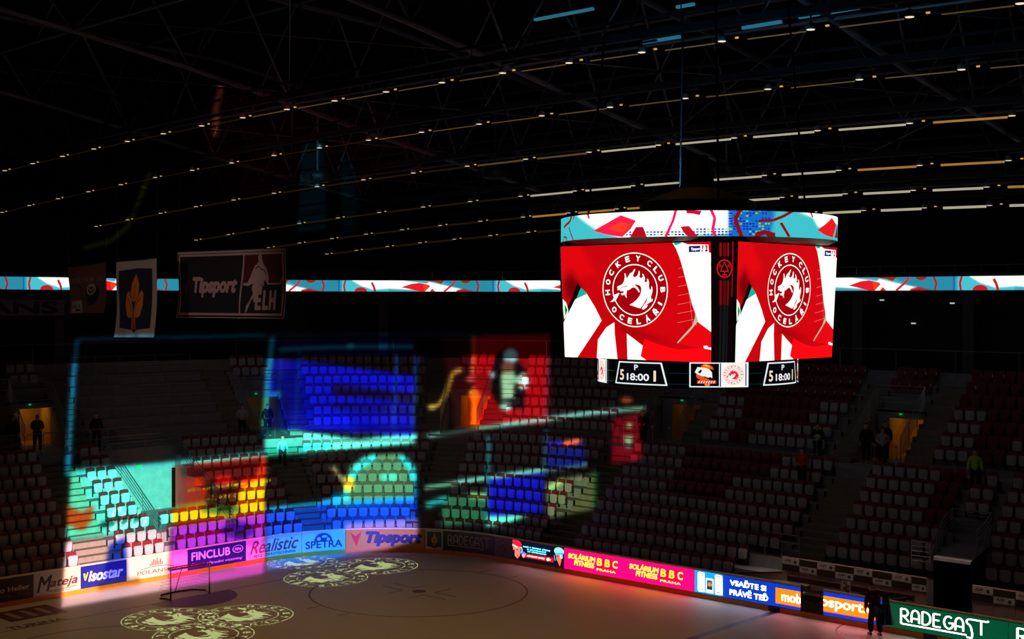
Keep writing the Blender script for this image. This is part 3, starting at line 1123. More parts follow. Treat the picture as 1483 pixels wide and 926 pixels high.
def bent_panel(name, s0, s1, z0, z1, m, off=0.0, thick=.06, label=None, root=boards, back=None, sub=None):
    n = max(1, int((s1 - s0) / .35)) if s0 < 0 and s1 > -QA else 1
    mb = MB()
    for j in range(n):
        a, b_ = s0 + (s1 - s0) * j / n, s0 + (s1 - s0) * (j + 1) / n
        mb.quad(P(a, off, z0), P(b_, off, z0), P(b_, off, z1), P(a, off, z1), 0, [(j / n, 0), ((j + 1) / n, 0), ((j + 1) / n, 1), (j / n, 1)])
        mb.quad(P(b_, off + thick, z0), P(a, off + thick, z0), P(a, off + thick, z1), P(b_, off + thick, z1), 1)
        mb.quad(P(a, off, z1), P(b_, off, z1), P(b_, off + thick, z1), P(a, off + thick, z1), 1)
        mb.quad(P(a, off, z0), P(a, off + thick, z0), P(b_, off + thick, z0), P(b_, off, z0), 1)
    for e in (s0, s1):
        mb.quad(P(e, off, z0), P(e, off + thick, z0), P(e, off + thick, z1), P(e, off, z1), 1)
    o = mb.build(name, [m, back or M['black']])
    if label:
        o['label'] = label
    return reparent(o, root) if root else o


K0, K1 = .2, 1.12
for lb, (cv, s0, s1) in ad_pics().items():
    bent_panel('advert_panel', s0 + .01, s1 - .01, K0, K1, img_mat('advert_print', cv, rough=.35), label=lb)
for lb, (cv, s0, s1, e) in led_pics().items():
    bent_panel('lit_display', s0 + .01, s1 - .01, K0 + .02, K1 - .02, img_mat('advert_display', cv, emit=e), label=lb)
cuts = [-30, -23.03, -15.89, -9.83, -3.87, .99, 6, 11.03, 15.91, 16.86, 19.4, 23.9, 29, 40]
for a, b_ in zip(cuts[:-1], cuts[1:]):
    if a == 15.91:
        continue
    bent_panel('kick_plate', a, b_, 0, K0, M['kick'], off=-.01, thick=.08, back=M['kick'])
    bent_panel('cap_rail', a, b_, K1, K1 + .06, M['cap'], off=-.02, thick=.12, back=M['cap'])
bent_panel('white_board', -30, -25.3, K0, K1, M['white'])
bent_panel('white_board', 29, 40, K0, K1, M['white'])
for s_ in (14.75, 21.1):
    bent_panel('kick_plate_joint', s_ - .25, s_ + .25, 0, K0, M['black'], off=-.02, thick=.02, label='black joint in the orange kick plate')
gate = empty('bench_gate', P(15.91, .04, 0), 0, 'black half-height gate in the gap between the two blue and orange displays', 'gate')
for nm, a, b_, z0, z1 in (('gate_panel', 15.93, 16.84, .2, .62), ('kick_plate', 15.91, 16.86, 0, .2)):
    bent_panel(nm, a, b_, z0, z1, M['black'] if nm == 'gate_panel' else M['kick'], root=gate, back=M['black'])
bent_panel('gate_post', 15.9, 15.95, .2, 1.2, M['bench'], root=gate, off=-.01, thick=.08)
bent_panel('gate_rail', 15.93, 16.84, .98, 1.08, M['bench'], root=gate)

# ------------------------------------------------------------------ bench area behind the boards
def flatpic(name, cv, **k):
    return img_mat(name, cv, **k)


cvt = Cv(96, 36, (176, 172, 166))
cvt.text('AZR', 10, 7, 50, 20, (60, 10, 60), .05, .3)
cvt.scribble(14, 26, 46, 30, (90, 80, 90), 3)
cvt.ell(74, 19, 8, 10, (30, 54, 52))
T_W = flatpic('pale_sign_print', cvt)
cvt = Cv(96, 36, (16, 14, 6))
cvt.rect(6, 6, 90, 30, (70, 50, 6))
cvt.rect(12, 9, 84, 27, (18, 14, 4))
cvt.scribble(20, 13, 78, 24, (90, 64, 8), 4)
T_G = flatpic('dark_gold_sign_print', cvt)

for nm, s0, s1, lb in (('bench_screen', 14.3, 20.35, 'pale screen wall with chequered signs behind the team bench'), ('bench_screen', 22.05, 32, 'pale screen wall with chequered signs right of the dark tunnel')):
    root = empty(nm, P(s0, 1.3, 0), 0, lb, 'wall panel', 'screens behind the team benches')
    k = 0
    x = s0
    while x < s1 - .4:
        x2 = min(x + .78, s1)
        bent_panel('backing_panel', x + .01, x2 - .01, 0, 1.9, M['cream'], off=1.3, root=root, back=M['cream'])
        for lev in (0, 1):
            white = (k + lev) % 2 == 0
            bent_panel('sign_tile', x + .02, x2 - .02, 1.63 - .25 * lev, 1.87 - .25 * lev, T_W if white else T_G, off=1.28, thick=.02, root=root,
                       label='pale sign tile' if white else 'dark gold sign tile')
        x = x2
        k += 1
for s0, s1, lb in ((14.6, 16.9, 'dark red padded bench left of the white cloth'), (17.3, 19.9, 'dark red padded bench right of the white cloth')):
    root = empty('team_bench', P(s0, .9, 0), 0, lb, 'bench', 'team benches')
    bent_panel('backrest', s0, s1, 1.0, 1.2, M['bench'], off=1.18, thick=.06, root=root, back=M['bench'])
    bent_panel('seat', s0, s1, .62, .68, M['bench'], off=.72, thick=.4, root=root, back=M['bench'])
    for j in range(4):
        a = s0 + .1 + (s1 - s0 - .3) * j / 3
        bent_panel('leg', a, a + .06, 0, .62, M['darksteel'], off=.85, thick=.1, root=root, back=M['darksteel'])
# side screen of the bench
mb = MB()
mb.quad(P(13.0, .25, 0), P(14.3, 1.3, 0), P(14.3, 1.3, 1.25), P(13.0, .25, 1.2))
mb.quad(P(13.0, .30, 0), P(14.26, 1.34, 0), P(14.26, 1.34, 1.25), P(13.0, .30, 1.2))
sidew = empty('bench_side_screen', P(13, .25, 0), 0, 'slanting pale screen closing the left end of the bench area', 'wall panel')
reparent(mb.build('panel', M['cream']), sidew)
mb = MB()
mb.beam(P(13.0, .27, 1.22), P(14.3, 1.32, 1.27), .07, .05)
reparent(mb.build('cap', M['bench']), sidew)
# white cloth with black links print
cvt = Cv(60, 110, (208, 190, 186))
for j in range(5):
    cvt.ell(30 + (6 if j % 2 else -6), 14 + j * 20, 12, 10, (20, 16, 20), inner=.5)
mb = MB()
for j in range(6):
    a, b_ = 17.02 + j * .06, 17.02 + (j + 1) * .06
    wob = lambda q: 1.12 + .02 * math.sin(q * 40)
    mb.quad(P(a, wob(a), .78), P(b_, wob(b_), .78), P(b_, wob(b_), 1.36), P(a, wob(a), 1.36), 0, [(j / 6, 0), ((j + 1) / 6, 0), ((j + 1) / 6, 1), (j / 6, 1)])
o = mb.build('hanging_cloth', flatpic('cloth_print', cvt))
tag(o, 'white cloth with a black chain print hung behind the team bench gap', 'cloth')
o.modifiers.new('thick', 'SOLIDIFY').thickness = .01
for s_, lb in ((18.3, 'low dark partition across the bench in front of the pale screen'), (19.6, 'low dark partition across the bench beside the stooping person'), (24.6, 'low dark red partition right of the team tunnel')):
    root = empty('bench_partition', P(s_, .3, 0), 0, lb, 'partition', 'bench partitions')
    mb = MB()
    mb.beam(P(s_, .15, .62), P(s_ + .25, .66, .62), .05, 1.1)
    reparent(mb.build('panel', M['darksteel']), root)
    mb = MB()
    mb.beam(P(s_, .13, 1.2), P(s_ + .26, .68, 1.2), .1, .05)
    reparent(mb.build('cap', M['bench']), root)

# ------------------------------------------------------------------ seats
ORD = 'first second third fourth fifth sixth seventh eighth ninth tenth eleventh twelfth thirteenth fourteenth fifteenth sixteenth seventeenth eighteenth nineteenth twentieth'.split()


def ordn(i):
    return ORD[i] if i < 20 else '%dth' % (i + 1) if (i + 1) % 10 not in (1, 2, 3) else '%d%s' % (i + 1, {1: 'st', 2: 'nd', 3: 'rd'}[(i + 1) % 10])


def rrect(mb, cx, zc, w_, h_, y0, y1, r, m=0, tilt=0.0, flare=0.0):
    """rounded plate in the xz plane with depth y0..y1"""
    pts = []
    for sx, sz, a0 in ((1, 1, 0), (-1, 1, 90), (-1, -1, 180), (1, -1, 270)):
        for a in (0, 45, 90):
            t = math.radians(a0 + a)
            x = (w_ / 2 - r) * sx + r * math.cos(t)
            z = (h_ / 2 - r) * sz + r * math.sin(t)
            pts.append((x * (1 + flare * z / h_), z))
    n = len(pts)
    i = len(mb.v)
    for y in (y0, y1):
        for x, z in pts:
            mb.v.append((cx + x, y + tilt * z, zc + z))
    mb.f.append(tuple(i + k for k in range(n)))
    mb.m.append(m)
    mb.f.append(tuple(i + n + k for k in reversed(range(n))))
    mb.m.append(m)
    for k in range(n):
        k2 = (k + 1) % n
        mb.f.append((i + k, i + n + k, i + n + k2, i + k2))
        mb.m.append(m)


def seat_part(which):
    mb = MB()
    if which == 'backrest':      # local -y faces the ice
        rrect(mb, 0, .64, .44, .44, 0, .04, .07, tilt=.1)
    elif which == 'pan':
        rrect(mb, 0, .50, .40, .42, -.13, -.07, .08, tilt=.02, flare=.12)
        rrect(mb, 0, .52, .30, .28, -.145, -.13, .05, tilt=.02)
        rrect(mb, 0, .56, .035, .035, -.152, -.143, .012)
    else:
        for x in (-.225, .225):
            mb.box((x, -.04, .42), (.03, .14, .34))
            mb.box((x, -.02, .2), (.04, .06, .2))
        mb.box((0, 0, .28), (.46, .05, .05))
    return mb


def seat_rows():
    out = []
    for seq, rows_ in ((LOW, range(0, 9)), (UP, range(9, 16))):
        for (kind, b0, k0), (nk, b1, k1) in zip(seq[:-1], seq[1:]):
            if kind == 'exit' :
                rr = [r_ for r_ in rows_ if r_ >= 14]
            elif kind == 'tunnel':
                rr = [6, 7, 8]
            elif kind == 'cut':
                rr = [0, 1, 2]
            elif kind == 'block':
                rr = rows_
            else:
                continue
            for i in rr:
                o_ = roff(i)
                s0, s1 = b0 - k0 * o_, b1 - k1 * o_
                if i < 2 and b0 >= 15:
                    continue
                if i < 2 and b0 == 3.9:
                    s1 = 12.7
                L0, L1 = ell(s0, o_) + .1, ell(s1, o_) - .1
                n = int((L1 - L0) / .52)
                pad = (L1 - L0 - n * .52) / 2
                for j in range(n):
                    s_ = unell(L0 + pad + (j + .5) * .52, o_)
                    je = n - 1 - j
                    if i <= 4:
                        red = False
                    elif i <= 8:
                        red = b0 > 2 and not (j < 6 + (8 - i) * 0 or je < (8 if i < 7 else 5)) or (b0 == 15.75 and j > 5)
                    elif i <= 12:
                        red = not (j < 3 or je < (8 if i in (9, 10) and b0 > 5 else 3))
                        if b0 < 2:
                            red = False
                    else:
                        red = b0 > 0
                    out.append((s_, o_, tread(i), i, j, b0, red))
    return out


SEATS = seat_rows()
SM = {k: seat_part(k) for k in ('backrest', 'pan', 'bracket')}
me_back = SM['backrest'].mesh('seat_back', M['red_seat'])
me_pan = SM['pan'].mesh('seat_pan', M['grey_seat'])
me_panr = SM['pan'].mesh('red_seat_pan', M['red_seat'])
me_brk = SM['bracket'].mesh('seat_bracket', M['darksteel'])


def screen(p):
    d = Vector(p) - EYE
    z = d.dot(_f)
    return 741.5 + FPX * d.dot(VR) / z, 457.5 - FPX * d.dot(VU) / z, z


ranked = []
for q in SEATS:
    p = P(q[0], q[1], q[2] + .6)
    u, v, z = screen(p)
    if -10 < u < 1493 and v < 915 and z > 0 and not (q[3] == 0 and q[0] < 0):
        ranked.append((z, q))
ranked.sort(key=lambda a: a[0])
near = [q for z, q in ranked[:300]]
nearset = set((q[0], q[3]) for q in near)
near_lab = {-8.4: 'the stairs at the left of the curve', -12.6: 'the lower left exit', -19.1: 'the far left stairs', -16.4: 'the edge below the lower left exit', -34: 'the hall end', 3.9: 'the stairs left of the scoreboard', 15.75: 'the stairs right of the scoreboard', 22.3: 'the team tunnel', -3.85: 'the stairs at mid curve', 28.8: 'the far right stairs',
            20.9: 'the tunnel deck edge', 17.9: 'the amber exit', 6.9: 'the exit below the scoreboard', 26.2: 'the far right exit', 29.8: 'the far right exit', 14.25: 'the wall over the amber exit'}
for s_, o_, z_, i, j, b0, red in near:
    t = tangent(s_)
    e = empty('folding_seat', P(s_, o_, z_), math.atan2(t[1], t[0]))
    where = near_lab.get(b0, 'aisle mark %g' % b0)
    kindw = 'all-red folded seat' if red else 'grey-panned folded seat'
    tag(e, '%s, %s row up, %s right of %s' % (kindw, ordn(i), ordn(j), where), 'seat', 'folding seats in the right-hand stand')
    for nm, me in (('backrest', me_back), ('seat_pan', me_panr if red else me_pan), ('bracket', me_brk)):
        c = bpy.data.objects.new(nm, me)
        c.parent = e
        COL.objects.link(c)

# the remaining rows of seats, one mesh
far = [q for q in SEATS if (q[0], q[3]) not in nearset]
V, Fc, Mi = [], [], []
base = []
for k, mi in (('backrest', 1), ('pan', 0), ('bracket', 2)):
    m_ = SM[k]
    base.append((np.array(m_.v, float), m_.f, mi))
dot = MB()
dot.box((.235, -.1, .62), (.045, .03, .14))
base.append((np.array(dot.v, float), dot.f, 3))
nv = 0
for s_, o_, z_, i, j, b0, red in far:
    t = tangent(s_)
    Rm = np.array([[t[0], -t[1], 0], [t[1], t[0], 0], [0, 0, 1]])
    org = np.array(P(s_, o_, z_))
    for vv, ff, mi in base:
        if mi == 2 and i > 4:
            continue
        if mi == 3 and not (i >= 13 and red):
            continue
        V.append(vv @ Rm.T + org)
        Fc += [tuple(a + nv for a in f) for f in ff]
        Mi += [(1 if (red and mi == 0) else mi)] * len(ff)
        nv += len(vv)
me = bpy.data.meshes.new('distant_seats')
me.from_pydata(np.concatenate(V).tolist(), [], Fc)
for m_ in ('grey_seat', 'red_seat', 'darksteel', 'bracket'):
    me.materials.append(M[m_])
me.polygons.foreach_set('material_index', Mi)
o = bpy.data.objects.new('distant_seats', me)
COL.objects.link(o)
tag(o, 'rows upon rows of dark folding seats in the far stands', 'seats', kind='stuff')

# ------------------------------------------------------------------ railings
def railing(label, group, pts_fn, heights, r=.02, post_every=1, base_z=None):
    """pts_fn: list of base points; rails follow them at the given heights"""
    root = empty('railing', pts_fn[0], 0, label, 'railing', group)
    for k, h in enumerate(heights):
        mb = MB()
        mb.tube([(p[0], p[1], p[2] + h) for p in pts_fn], r if k == 0 else r * .6, 6)
        reparent(mb.build('top_rail' if k == 0 else 'bar', M['rail']), root)
    for p in pts_fn[::post_every]:
        mb = MB()
        mb.tube([p, (p[0], p[1], p[2] + heights[0])], r * .8, 6)
        reparent(mb.build('post', M['rail']), root)
    return root


EXN = {-21: 'round the far left amber exit', -9.3: 'round the exit right of the standing terrace', -4.75: 'round the exit behind the pale figure', 3.3: 'round the exit below the scoreboard', 14.25: 'round the amber exit right of the scoreboard', 26.2: 'round the exit beyond the right edge'}
for (kind, b0, k0), (_, b1, k1) in zip(UP[:-1], UP[1:]):
    if kind != 'exit':
        continue
    L = [P(b0 - k0 * o_, o_, z_) for o_, z_ in ((9.3, 4.95), (10.4, 5.6), (11.5, 6.3), (12.6, 6.97))]
    Rr = [P(b1 - k1 * o_, o_, z_) for o_, z_ in ((12.6, 6.97), (11.5, 6.3), (10.4, 5.6), (9.3, 4.95))]
    railing('grey U-shaped tube railing ' + EXN[b0], 'exit railings', L + Rr, (1.12, .93, .74, .55, .36), .028)
L = [P(-16.4 + .13 * o_, o_, z_) for o_, z_ in ((1.6, 1.3), (3.5, 2.3), (5.8, 3.5), (8.0, 4.4))]
Rr = [P(-12.6 + .13 * o_, o_, z_) for o_, z_ in ((8.0, 4.4), (5.8, 3.5), (3.5, 2.3), (1.6, 1.3))]
railing('long sloping tube railing round the lower left exit', 'exit railings', L + Rr, (1.0, .83, .66, .49, .32), .024)
L = [P(20.75 - .23 * o_, o_, z_) for o_, z_ in ((1.4, 2.2), (2.4, 2.3), (3.4, 2.8), (5.1, 2.95))]
Rr = [P(22.3 - .23 * o_, o_, z_) for o_, z_ in ((5.1, 2.95), (3.9, 2.75), (2.4, 2.7))]
railing('bright bent tube railing round the team tunnel deck', 'exit railings', [P(19.7, 1.4, 2.2)] + L + Rr, (.98, .8, .62, .44, .26), .03)
# walkway front rails
for s0, s1, lb in ((-21.6, -17.2, 'walkway rail in front of the far left exit'), (-17.0, -8.9, 'long walkway rail in front of the standing terrace')):
    pts = [P(s0 + (s1 - s0) * j / 8, 8.1, 4.75) for j in range(9)]
    railing(lb, 'walkway rails', pts, (1.05, .55), .022, 2)
for b0, k0, lb in ((3.3, .25, 'by the exit below the scoreboard'), (14.25, .14, 'by the amber exit right of the scoreboard')):
    for dx, side in ((-1.2, 'left'), (-.2, 'second'), (1.6, 'third'), (2.6, 'right')):
        s_ = b0 + dx - k0 * 8
        root = empty('glass_post', P(s_, 8.05, 4.75), 0, 'short steel glass post, %s of four %s' % (side, lb), 'post', 'walkway posts')
        mb = MB()
        mb.tube([(0, 0, 0), (0, 0, 1.1)], .02, 6)
        mb.build('post', M['rail'], root)
        for z_ in (.45, 1.08):
            mb = MB()
            mb.box((0, -.03, z_), (.14, .06, .06))
            mb.build('clamp', M['lamp_house'], root)
# standing terrace rails
for i in range(9, 16):
    o_ = roff(i) - .55
    s0, s1 = -17.2 + .26 * o_, -10.0
    if i > 9:
        pts = [P(s0 + (s1 - s0) * j / 10, o_, tread(i)) for j in range(11)]
        railing('thin crowd rail on the standing terrace, %s from the walkway' % ordn(i - 10), 'crowd rails', pts, (1.0,), .02, 2)
# lowest visible rail over the stand front, top glass rail
pts = [P(s_, 15.38, 8.62) for s_ in [x for x in np.arange(-30, 36, 1.5)]]
railing('long thin rail along the very top of the stand', 'gallery rails', pts, (1.04,), .02, 2)
pts = [P(s_, 17.0, 13.3) for s_ in [x for x in np.arange(-30, 36, 1.3)]]
railing('thin post railing above the lit ribbon display', 'gallery rails', pts, (.42,), .018, 1)
railing('pale handrail over the seats left of the bench screens', 'gallery rails', [P(s_, 2.1, 1.63) for s_ in (12.2, 13, 13.8, 14.6)], (1.0, .7, .4), .025, 1)

# ------------------------------------------------------------------ ribbon display
PER = 9.15
cvr = pic_ribbon()
m_rib = img_mat('ribbon_display', cvr, emit=1.15)
rib = empty('ribbon_display', P(0, 16, 12.5), 0, 'long lit ribbon display of red white and teal shapes around the hall', 'display')
offr = 15.95
L = -34 * 1.0
Lmin, Lmax = ell(-30, offr), ell(38, offr)
ph = ell(14.82, offr)      # a red stroke of the pattern stands here
k0_ = int(math.floor((Lmin - ph) / PER))
L = ph + k0_ * PER
while L < Lmax:
    mb = MB()
    n = 12
    for j in range(n):
        a, b_ = unell(L + PER * j / n, offr), unell(L + PER * (j + 1) / n, offr)
        mb.quad(P(a, offr, 12.52), P(b_, offr, 12.52), P(b_, offr, 13.17), P(a, offr, 13.17), 0, [(j / n, 0), ((j + 1) / n, 0), ((j + 1) / n, 1), (j / n, 1)])
        mb.quad(P(a, offr + .06, 12.5), P(b_, offr + .06, 12.5), P(b_, offr + .06, 13.2), P(a, offr + .06, 13.2), 1)
    reparent(mb.build('display_panel', [m_rib, M['black']]), rib)
    L += PER

# dark wall banner with letters
cvt = Cv(340, 130, (4, 4, 6))
cvt.rect(0, 34, 318, 110, (110, 110, 140))
cvt.text('OCELÁŘI Z TŘINCE', 6, 6, 270, 26, (26, 26, 30), .03)
cvt.text('FANS', -40, 40, 292, 104, (5, 5, 8), .06)
o = bent_panel('wall_banner', -17.4, -12.4, 10.95, 12.35, flatpic('fans_print', cvt), off=16.3, thick=.02, root=None)
tag(o, 'dark wall banner with black capitals left of the hanging flags', 'banner')

# ------------------------------------------------------------------ hanging banners
def banner(name, label, Y, corners, cv, sag=.04):
    """corners TL TR BR BL as (x, z)"""
    root = empty(name, (corners[0][0], Y, corners[3][1]), 0, label, 'banner')
    mb = MB()
    nx, nz = 14, 10
    g = [[None] * (nx + 1) for _ in range(nz + 1)]
    for a in range(nz + 1):
        for b_ in range(nx + 1):
            u, v = b_ / nx, a / nz
            x = (1 - v) * ((1 - u) * corners[3][0] + u * corners[2][0]) + v * ((1 - u) * corners[0][0] + u * corners[1][0])
            z = (1 - v) * ((1 - u) * corners[3][1] + u * corners[2][1]) + v * ((1 - u) * corners[0][1] + u * corners[1][1])
            y = Y + sag * math.sin(u * 17 + v * 3) * (1 - .6 * v) + sag * 1.4 * math.sin(u * 6 + v * 5)
            g[a][b_] = (x, y, z)
    for a in range(nz):
        for b_ in range(nx):
            mb.quad(g[a][b_], g[a][b_ + 1], g[a + 1][b_ + 1], g[a + 1][b_], 0, [(b_ / nx, a / nz), ((b_ + 1) / nx, a / nz), ((b_ + 1) / nx, (a + 1) / nz), (b_ / nx, (a + 1) / nz)])
    o = reparent(mb.build('cloth', flatpic(name + '_print', cv, rough=.8)), root)
    md = o.modifiers.new('thick', 'SOLIDIFY')
    md.thickness = .015
    mb = MB()
    mb.tube([(corners[0][0] - .05, Y, corners[0][1] + .03), (corners[1][0] + .05, Y, corners[1][1] + .03)], .03, 6)
    reparent(mb.build('hanging_bar', M['darksteel']), root)
    for c in corners[:2]:
        mb = MB()
        mb.tube([(c[0], Y, c[1] + .03), (c[0], Y, 17.5)], .008, 5)
        reparent(mb.build('cable', M['darksteel']), root)


cvt = Cv(620, 230, (20, 16, 22))
pk = (205, 170, 172)
for a, b_ in ((0, 3), (9, 17)):
    cvt.rect(a, a, 620 - a, 230 - a, pk)
    cvt.rect(b_, b_, 620 - b_, 230 - b_, (24, 20, 26) if a == 0 else (26, 24, 36))
cvt.rect(0, 0, 620, 7, pk)
cvt.rect(380, 12, 388, 218, pk)
cvt.rect(389, 18, 598, 112, (92, 10, 24))
cvt.poly([(28, 96), (46, 118), (76, 90), (50, 158)], (150, 26, 34))
cvt.text('Tipsport', 100, 88, 362, 160, pk, .05, .22)
sil = [(477,14),(487,12),(492,24),(493,38),(500,50),(514,62),(524,82),(528,100),(524,112),(590,112),(599,92),(604,92),(596,118),(520,118),(505,100),(500,116),(492,132),(488,148),(476,152),(470,164),(455,178),(450,160),(438,176),(424,206),(414,214),(418,190),(434,170),(446,146),(438,132),(440,112),(424,120),(416,122),(392,118),(392,112),(414,110),(424,92),(434,70),(446,54),(462,46),(470,40),(468,24)]
cvt.poly(sil, pk)
cvt.line([(452, 62), (470, 56), (482, 66), (500, 68), (512, 84)], 3, (26, 24, 36))
cvt.line([(498, 104), (508, 120)], 3, (26, 24, 36))
cvt.line([(484, 116), (496, 130)], 3, (26, 24, 36))
for j, (ch, x) in enumerate((('E', 462), ('L', 500), ('H', 534))):
    cvt.text(ch, x, 136, x + (30 if j < 2 else 38), 202, pk, .05)
banner('league_banner', 'wide dark hanging banner with white frame, slanted lettering and hockey player figure', -12, [(-.06, 14.04), (7.40, 14.03), (7.31, 11.25), (-.28, 11.23)], cvt)
cvt = Cv(190, 200, (172, 158, 146))
cvt.poly([(16, 24), (95, 20), (170, 24), (168, 176), (112, 180), (92, 188), (76, 180), (16, 174)], (20, 22, 40))
leaf(cvt, 92, 96, 1.35, (206, 116, 30), (20, 22, 40))
banner('crest_banner', 'tall white-bordered navy hanging banner with an orange leaf crest', -14, [(-1.68, 13.6), (1.42, 13.69), (1.21, 10.43), (-1.97, 10.37)], cvt)
cvt = Cv(190, 190, (104, 58, 44))
cvt.text('TOŠLI PUK DÁL', 14, 42, 178, 66, (130, 104, 84), .02)
cvt.ell(124, 118, 30, 40, (20, 18, 24))
cvt.ell(118, 96, 18, 22, (170, 160, 140), inner=.7)
cvt.ell(118, 92, 9, 12, (170, 160, 140), inner=.6)
for j in range(4):
    cvt.line([(56 + 6 * j, 80 + 16 * j), (96, 108 + 12 * j)], 5, (30, 22, 26))
cvt.rect(10, 138, 70, 186, (160, 150, 136))
cvt.scribble(16, 152, 64, 168, (24, 20, 24), 11)
cvt.rect(32, 172, 62, 180, (24, 20, 24))
banner('puck_banner', 'dark brown hanging banner with a puck drawing left of the crest banner', -13, [(-7.56, 13.48), (-4.28, 13.64), (-4.41, 11.41), (-7.63, 11.33)], cvt)

# ------------------------------------------------------------------ scoreboard
CX, CY_ = 28.337, -13.944
cube = empty('hanging_scoreboard', (CX, CY_, 10.44), 0, 'four-sided hanging video scoreboard with round lit crown above centre ice', 'scoreboard')
m_scr = img_mat('jersey_display', pic_jersey(), emit=1.5)


def cpt(x, y, z):
    return (CX + x, CY_ + y, z)


def rot4(k, x, y):
    for _ in range(k):
        x, y = -y, x
    return x, y


HT, HB, WT, WB, ZT, ZB = 2.946, 2.827, 2.46, 2.40, 13.462, 10.44
for k in range(4):
    def f(x, y, z):
        x, y = rot4(k, x, y)
        return cpt(x, y, z)
    mb = MB()
    e = .02
    mb.quad(f(-WB, -HB, ZB), f(WB, -HB, ZB), f(WT, -HT, ZT), f(-WT, -HT, ZT), 0, [(0, 0), (1, 0), (1, 1), (0, 1)])
    mb.quad(f(WB, -HB + .2, ZB), f(-WB, -HB + .2, ZB), f(-WT, -HT + .2, ZT), f(WT, -HT + .2, ZT), 1)
    for sg in (-1, 1):
        mb.quad(f(sg * WB, -HB, ZB), f(sg * WB, -HB + .2, ZB), f(sg * WT, -HT + .2, ZT), f(sg * WT, -HT, ZT), 1)
    mb.quad(f(-WT, -HT, ZT), f(WT, -HT, ZT), f(WT, -HT + .2, ZT), f(-WT, -HT + .2, ZT), 1)
    mb.quad(f(-WB, -HB, ZB), f(WB, -HB, ZB), f(WB, -HB + .2, ZB), f(-WB, -HB + .2, ZB), 1)
    reparent(mb.build('video_screen', [m_scr, M['black']], label='large screen showing a red jersey with a round dragon badge'), cube)
m_col = img_mat('column_display', pic_column(), emit=.9)
for k in range(4):
    def f(x, y, z):
        x, y = rot4(k, x, y)
        return cpt(x, y, z)
    mb = MB()
    a0, b0_ = (WB + .02, -HB + .05), (HB - .05, -WB - .02)
    a1, b1_ = (WT + .02, -HT + .05), (HT - .05, -WT - .02)
    mb.quad(f(a0[0], a0[1], ZB), f(b0_[0], b0_[1], ZB), f(b1_[0], b1_[1], ZT), f(a1[0], a1[1], ZT), 0, [(0, 0), (1, 0), (1, 1), (0, 1)])
    reparent(mb.build('corner_column', [m_col], label='dark corner column with a small red hammer emblem'), cube)
mb = MB()
for z0, z1, r0, r1 in ((ZB, ZT, 2.2, 2.3),):
    mb.lathe([(0, z0), (r0, z0), (r1, z1), (0, z1)], 24, (CX, CY_, 0))
reparent(mb.build('core', M['black']), cube)
# crown
acam = math.atan2(EYE.y - CY_, EYE.x - CX)
RC = 3.78
mb = MB()
NN = 72
for j in range(NN):
    a, b_ = 2 * math.pi * j / NN, 2 * math.pi * (j + 1) / NN
    c = lambda r, t, z: (CX + r * math.cos(t), CY_ + r * math.sin(t), z)
    u0, u1 = [(q - acam) / math.pi + .5 for q in (a, b_)]
    mb.quad(c(RC, a, 13.60), c(RC, b_, 13.60), c(RC, b_, 14.24), c(RC, a, 14.24), 0, [(u0, 0), (u1, 0), (u1, 1), (u0, 1)])
    mb.quad(c(RC, a, 14.24), c(RC, b_, 14.24), c(RC - .25, b_, 14.24), c(RC - .25, a, 14.24), 1)
    mb.quad(c(RC, a, 13.60), c(RC, b_, 13.60), c(RC - .25, b_, 13.5), c(RC - .25, a, 13.5), 1)
    mb.quad(c(RC - .25, a, 13.5), c(RC - .25, b_, 13.5), c(2.4, b_, 13.46), c(2.4, a, 13.46), 1)
    mb.quad(c(RC - .25, a, 14.24), c(RC - .25, b_, 14.24), c(RC - .25, b_, 13.5), c(RC - .25, a, 13.5), 1)
cvc = Cv(1400, 112, (60, 195, 205))
def cw(x, y):
    a = math.asin(max(-1, min(1, (x - 740) / 722)))
    return ((a / math.pi + .5) * 1400, (y - 32 - 42 * (1 - math.cos(a)) * .9) / 127 * 112)
cq = lambda *p: [cw(*a) for a in p]
rd, wh, br, tl = (225, 20, 50), (252, 248, 240), (140, 16, 20), (40, 180, 195)
cvc.poly(cq((110, 30), (200, 30), (520, 20), (895, 20), (895, 150), (640, 160), (440, 175), (380, 170), (250, 130)), wh)
cvc.poly(cq((890, 20), (1000, 20), (1110, 40), (1080, 170), (890, 170)), (30, 110, 200))
cvc.poly(cq((1160, 20), (1330, 20), (1460, 50), (1462, 110), (1440, 100), (1330, 120), (1300, 70)), wh)
rs = np.random.RandomState(4)
cvc.blur(5)
for xx in list(range(400, 900, 17)) + list(range(900, 1090, 15)):
    for yy in range(34, 164, 13):
        if (xx < 740 and yy < 138) or (740 <= xx < 890 and yy < 120):
            continue
        p_ = cw(xx, yy)
        cvc.ell(p_[0], p_[1], 4.2, 4.2, [(10, 40, 210), (0, 120, 190), (150, 220, 60)][rs.randint(0, 5) % 3], .85)
for xx in range(30, 1460, 12):
    a_, b_ = cw(xx, 20), cw(xx + 30, 180)
    if xx < 230 or xx > 1090:
        cvc.line([a_, b_], 1.5, (150, 235, 225), .35)
cvc.poly(cq((228, 130), (300, 90), (370, 52), (445, 80), (420, 120), (378, 162), (300, 150)), (235, 30, 70))
cvc.poly(cq((300, 120), (370, 85), (420, 100), (380, 140)), (255, 80, 20), .6)
cvc.poly(cq((415, 165), (445, 112), (480, 112), (500, 165)), (190, 10, 30))
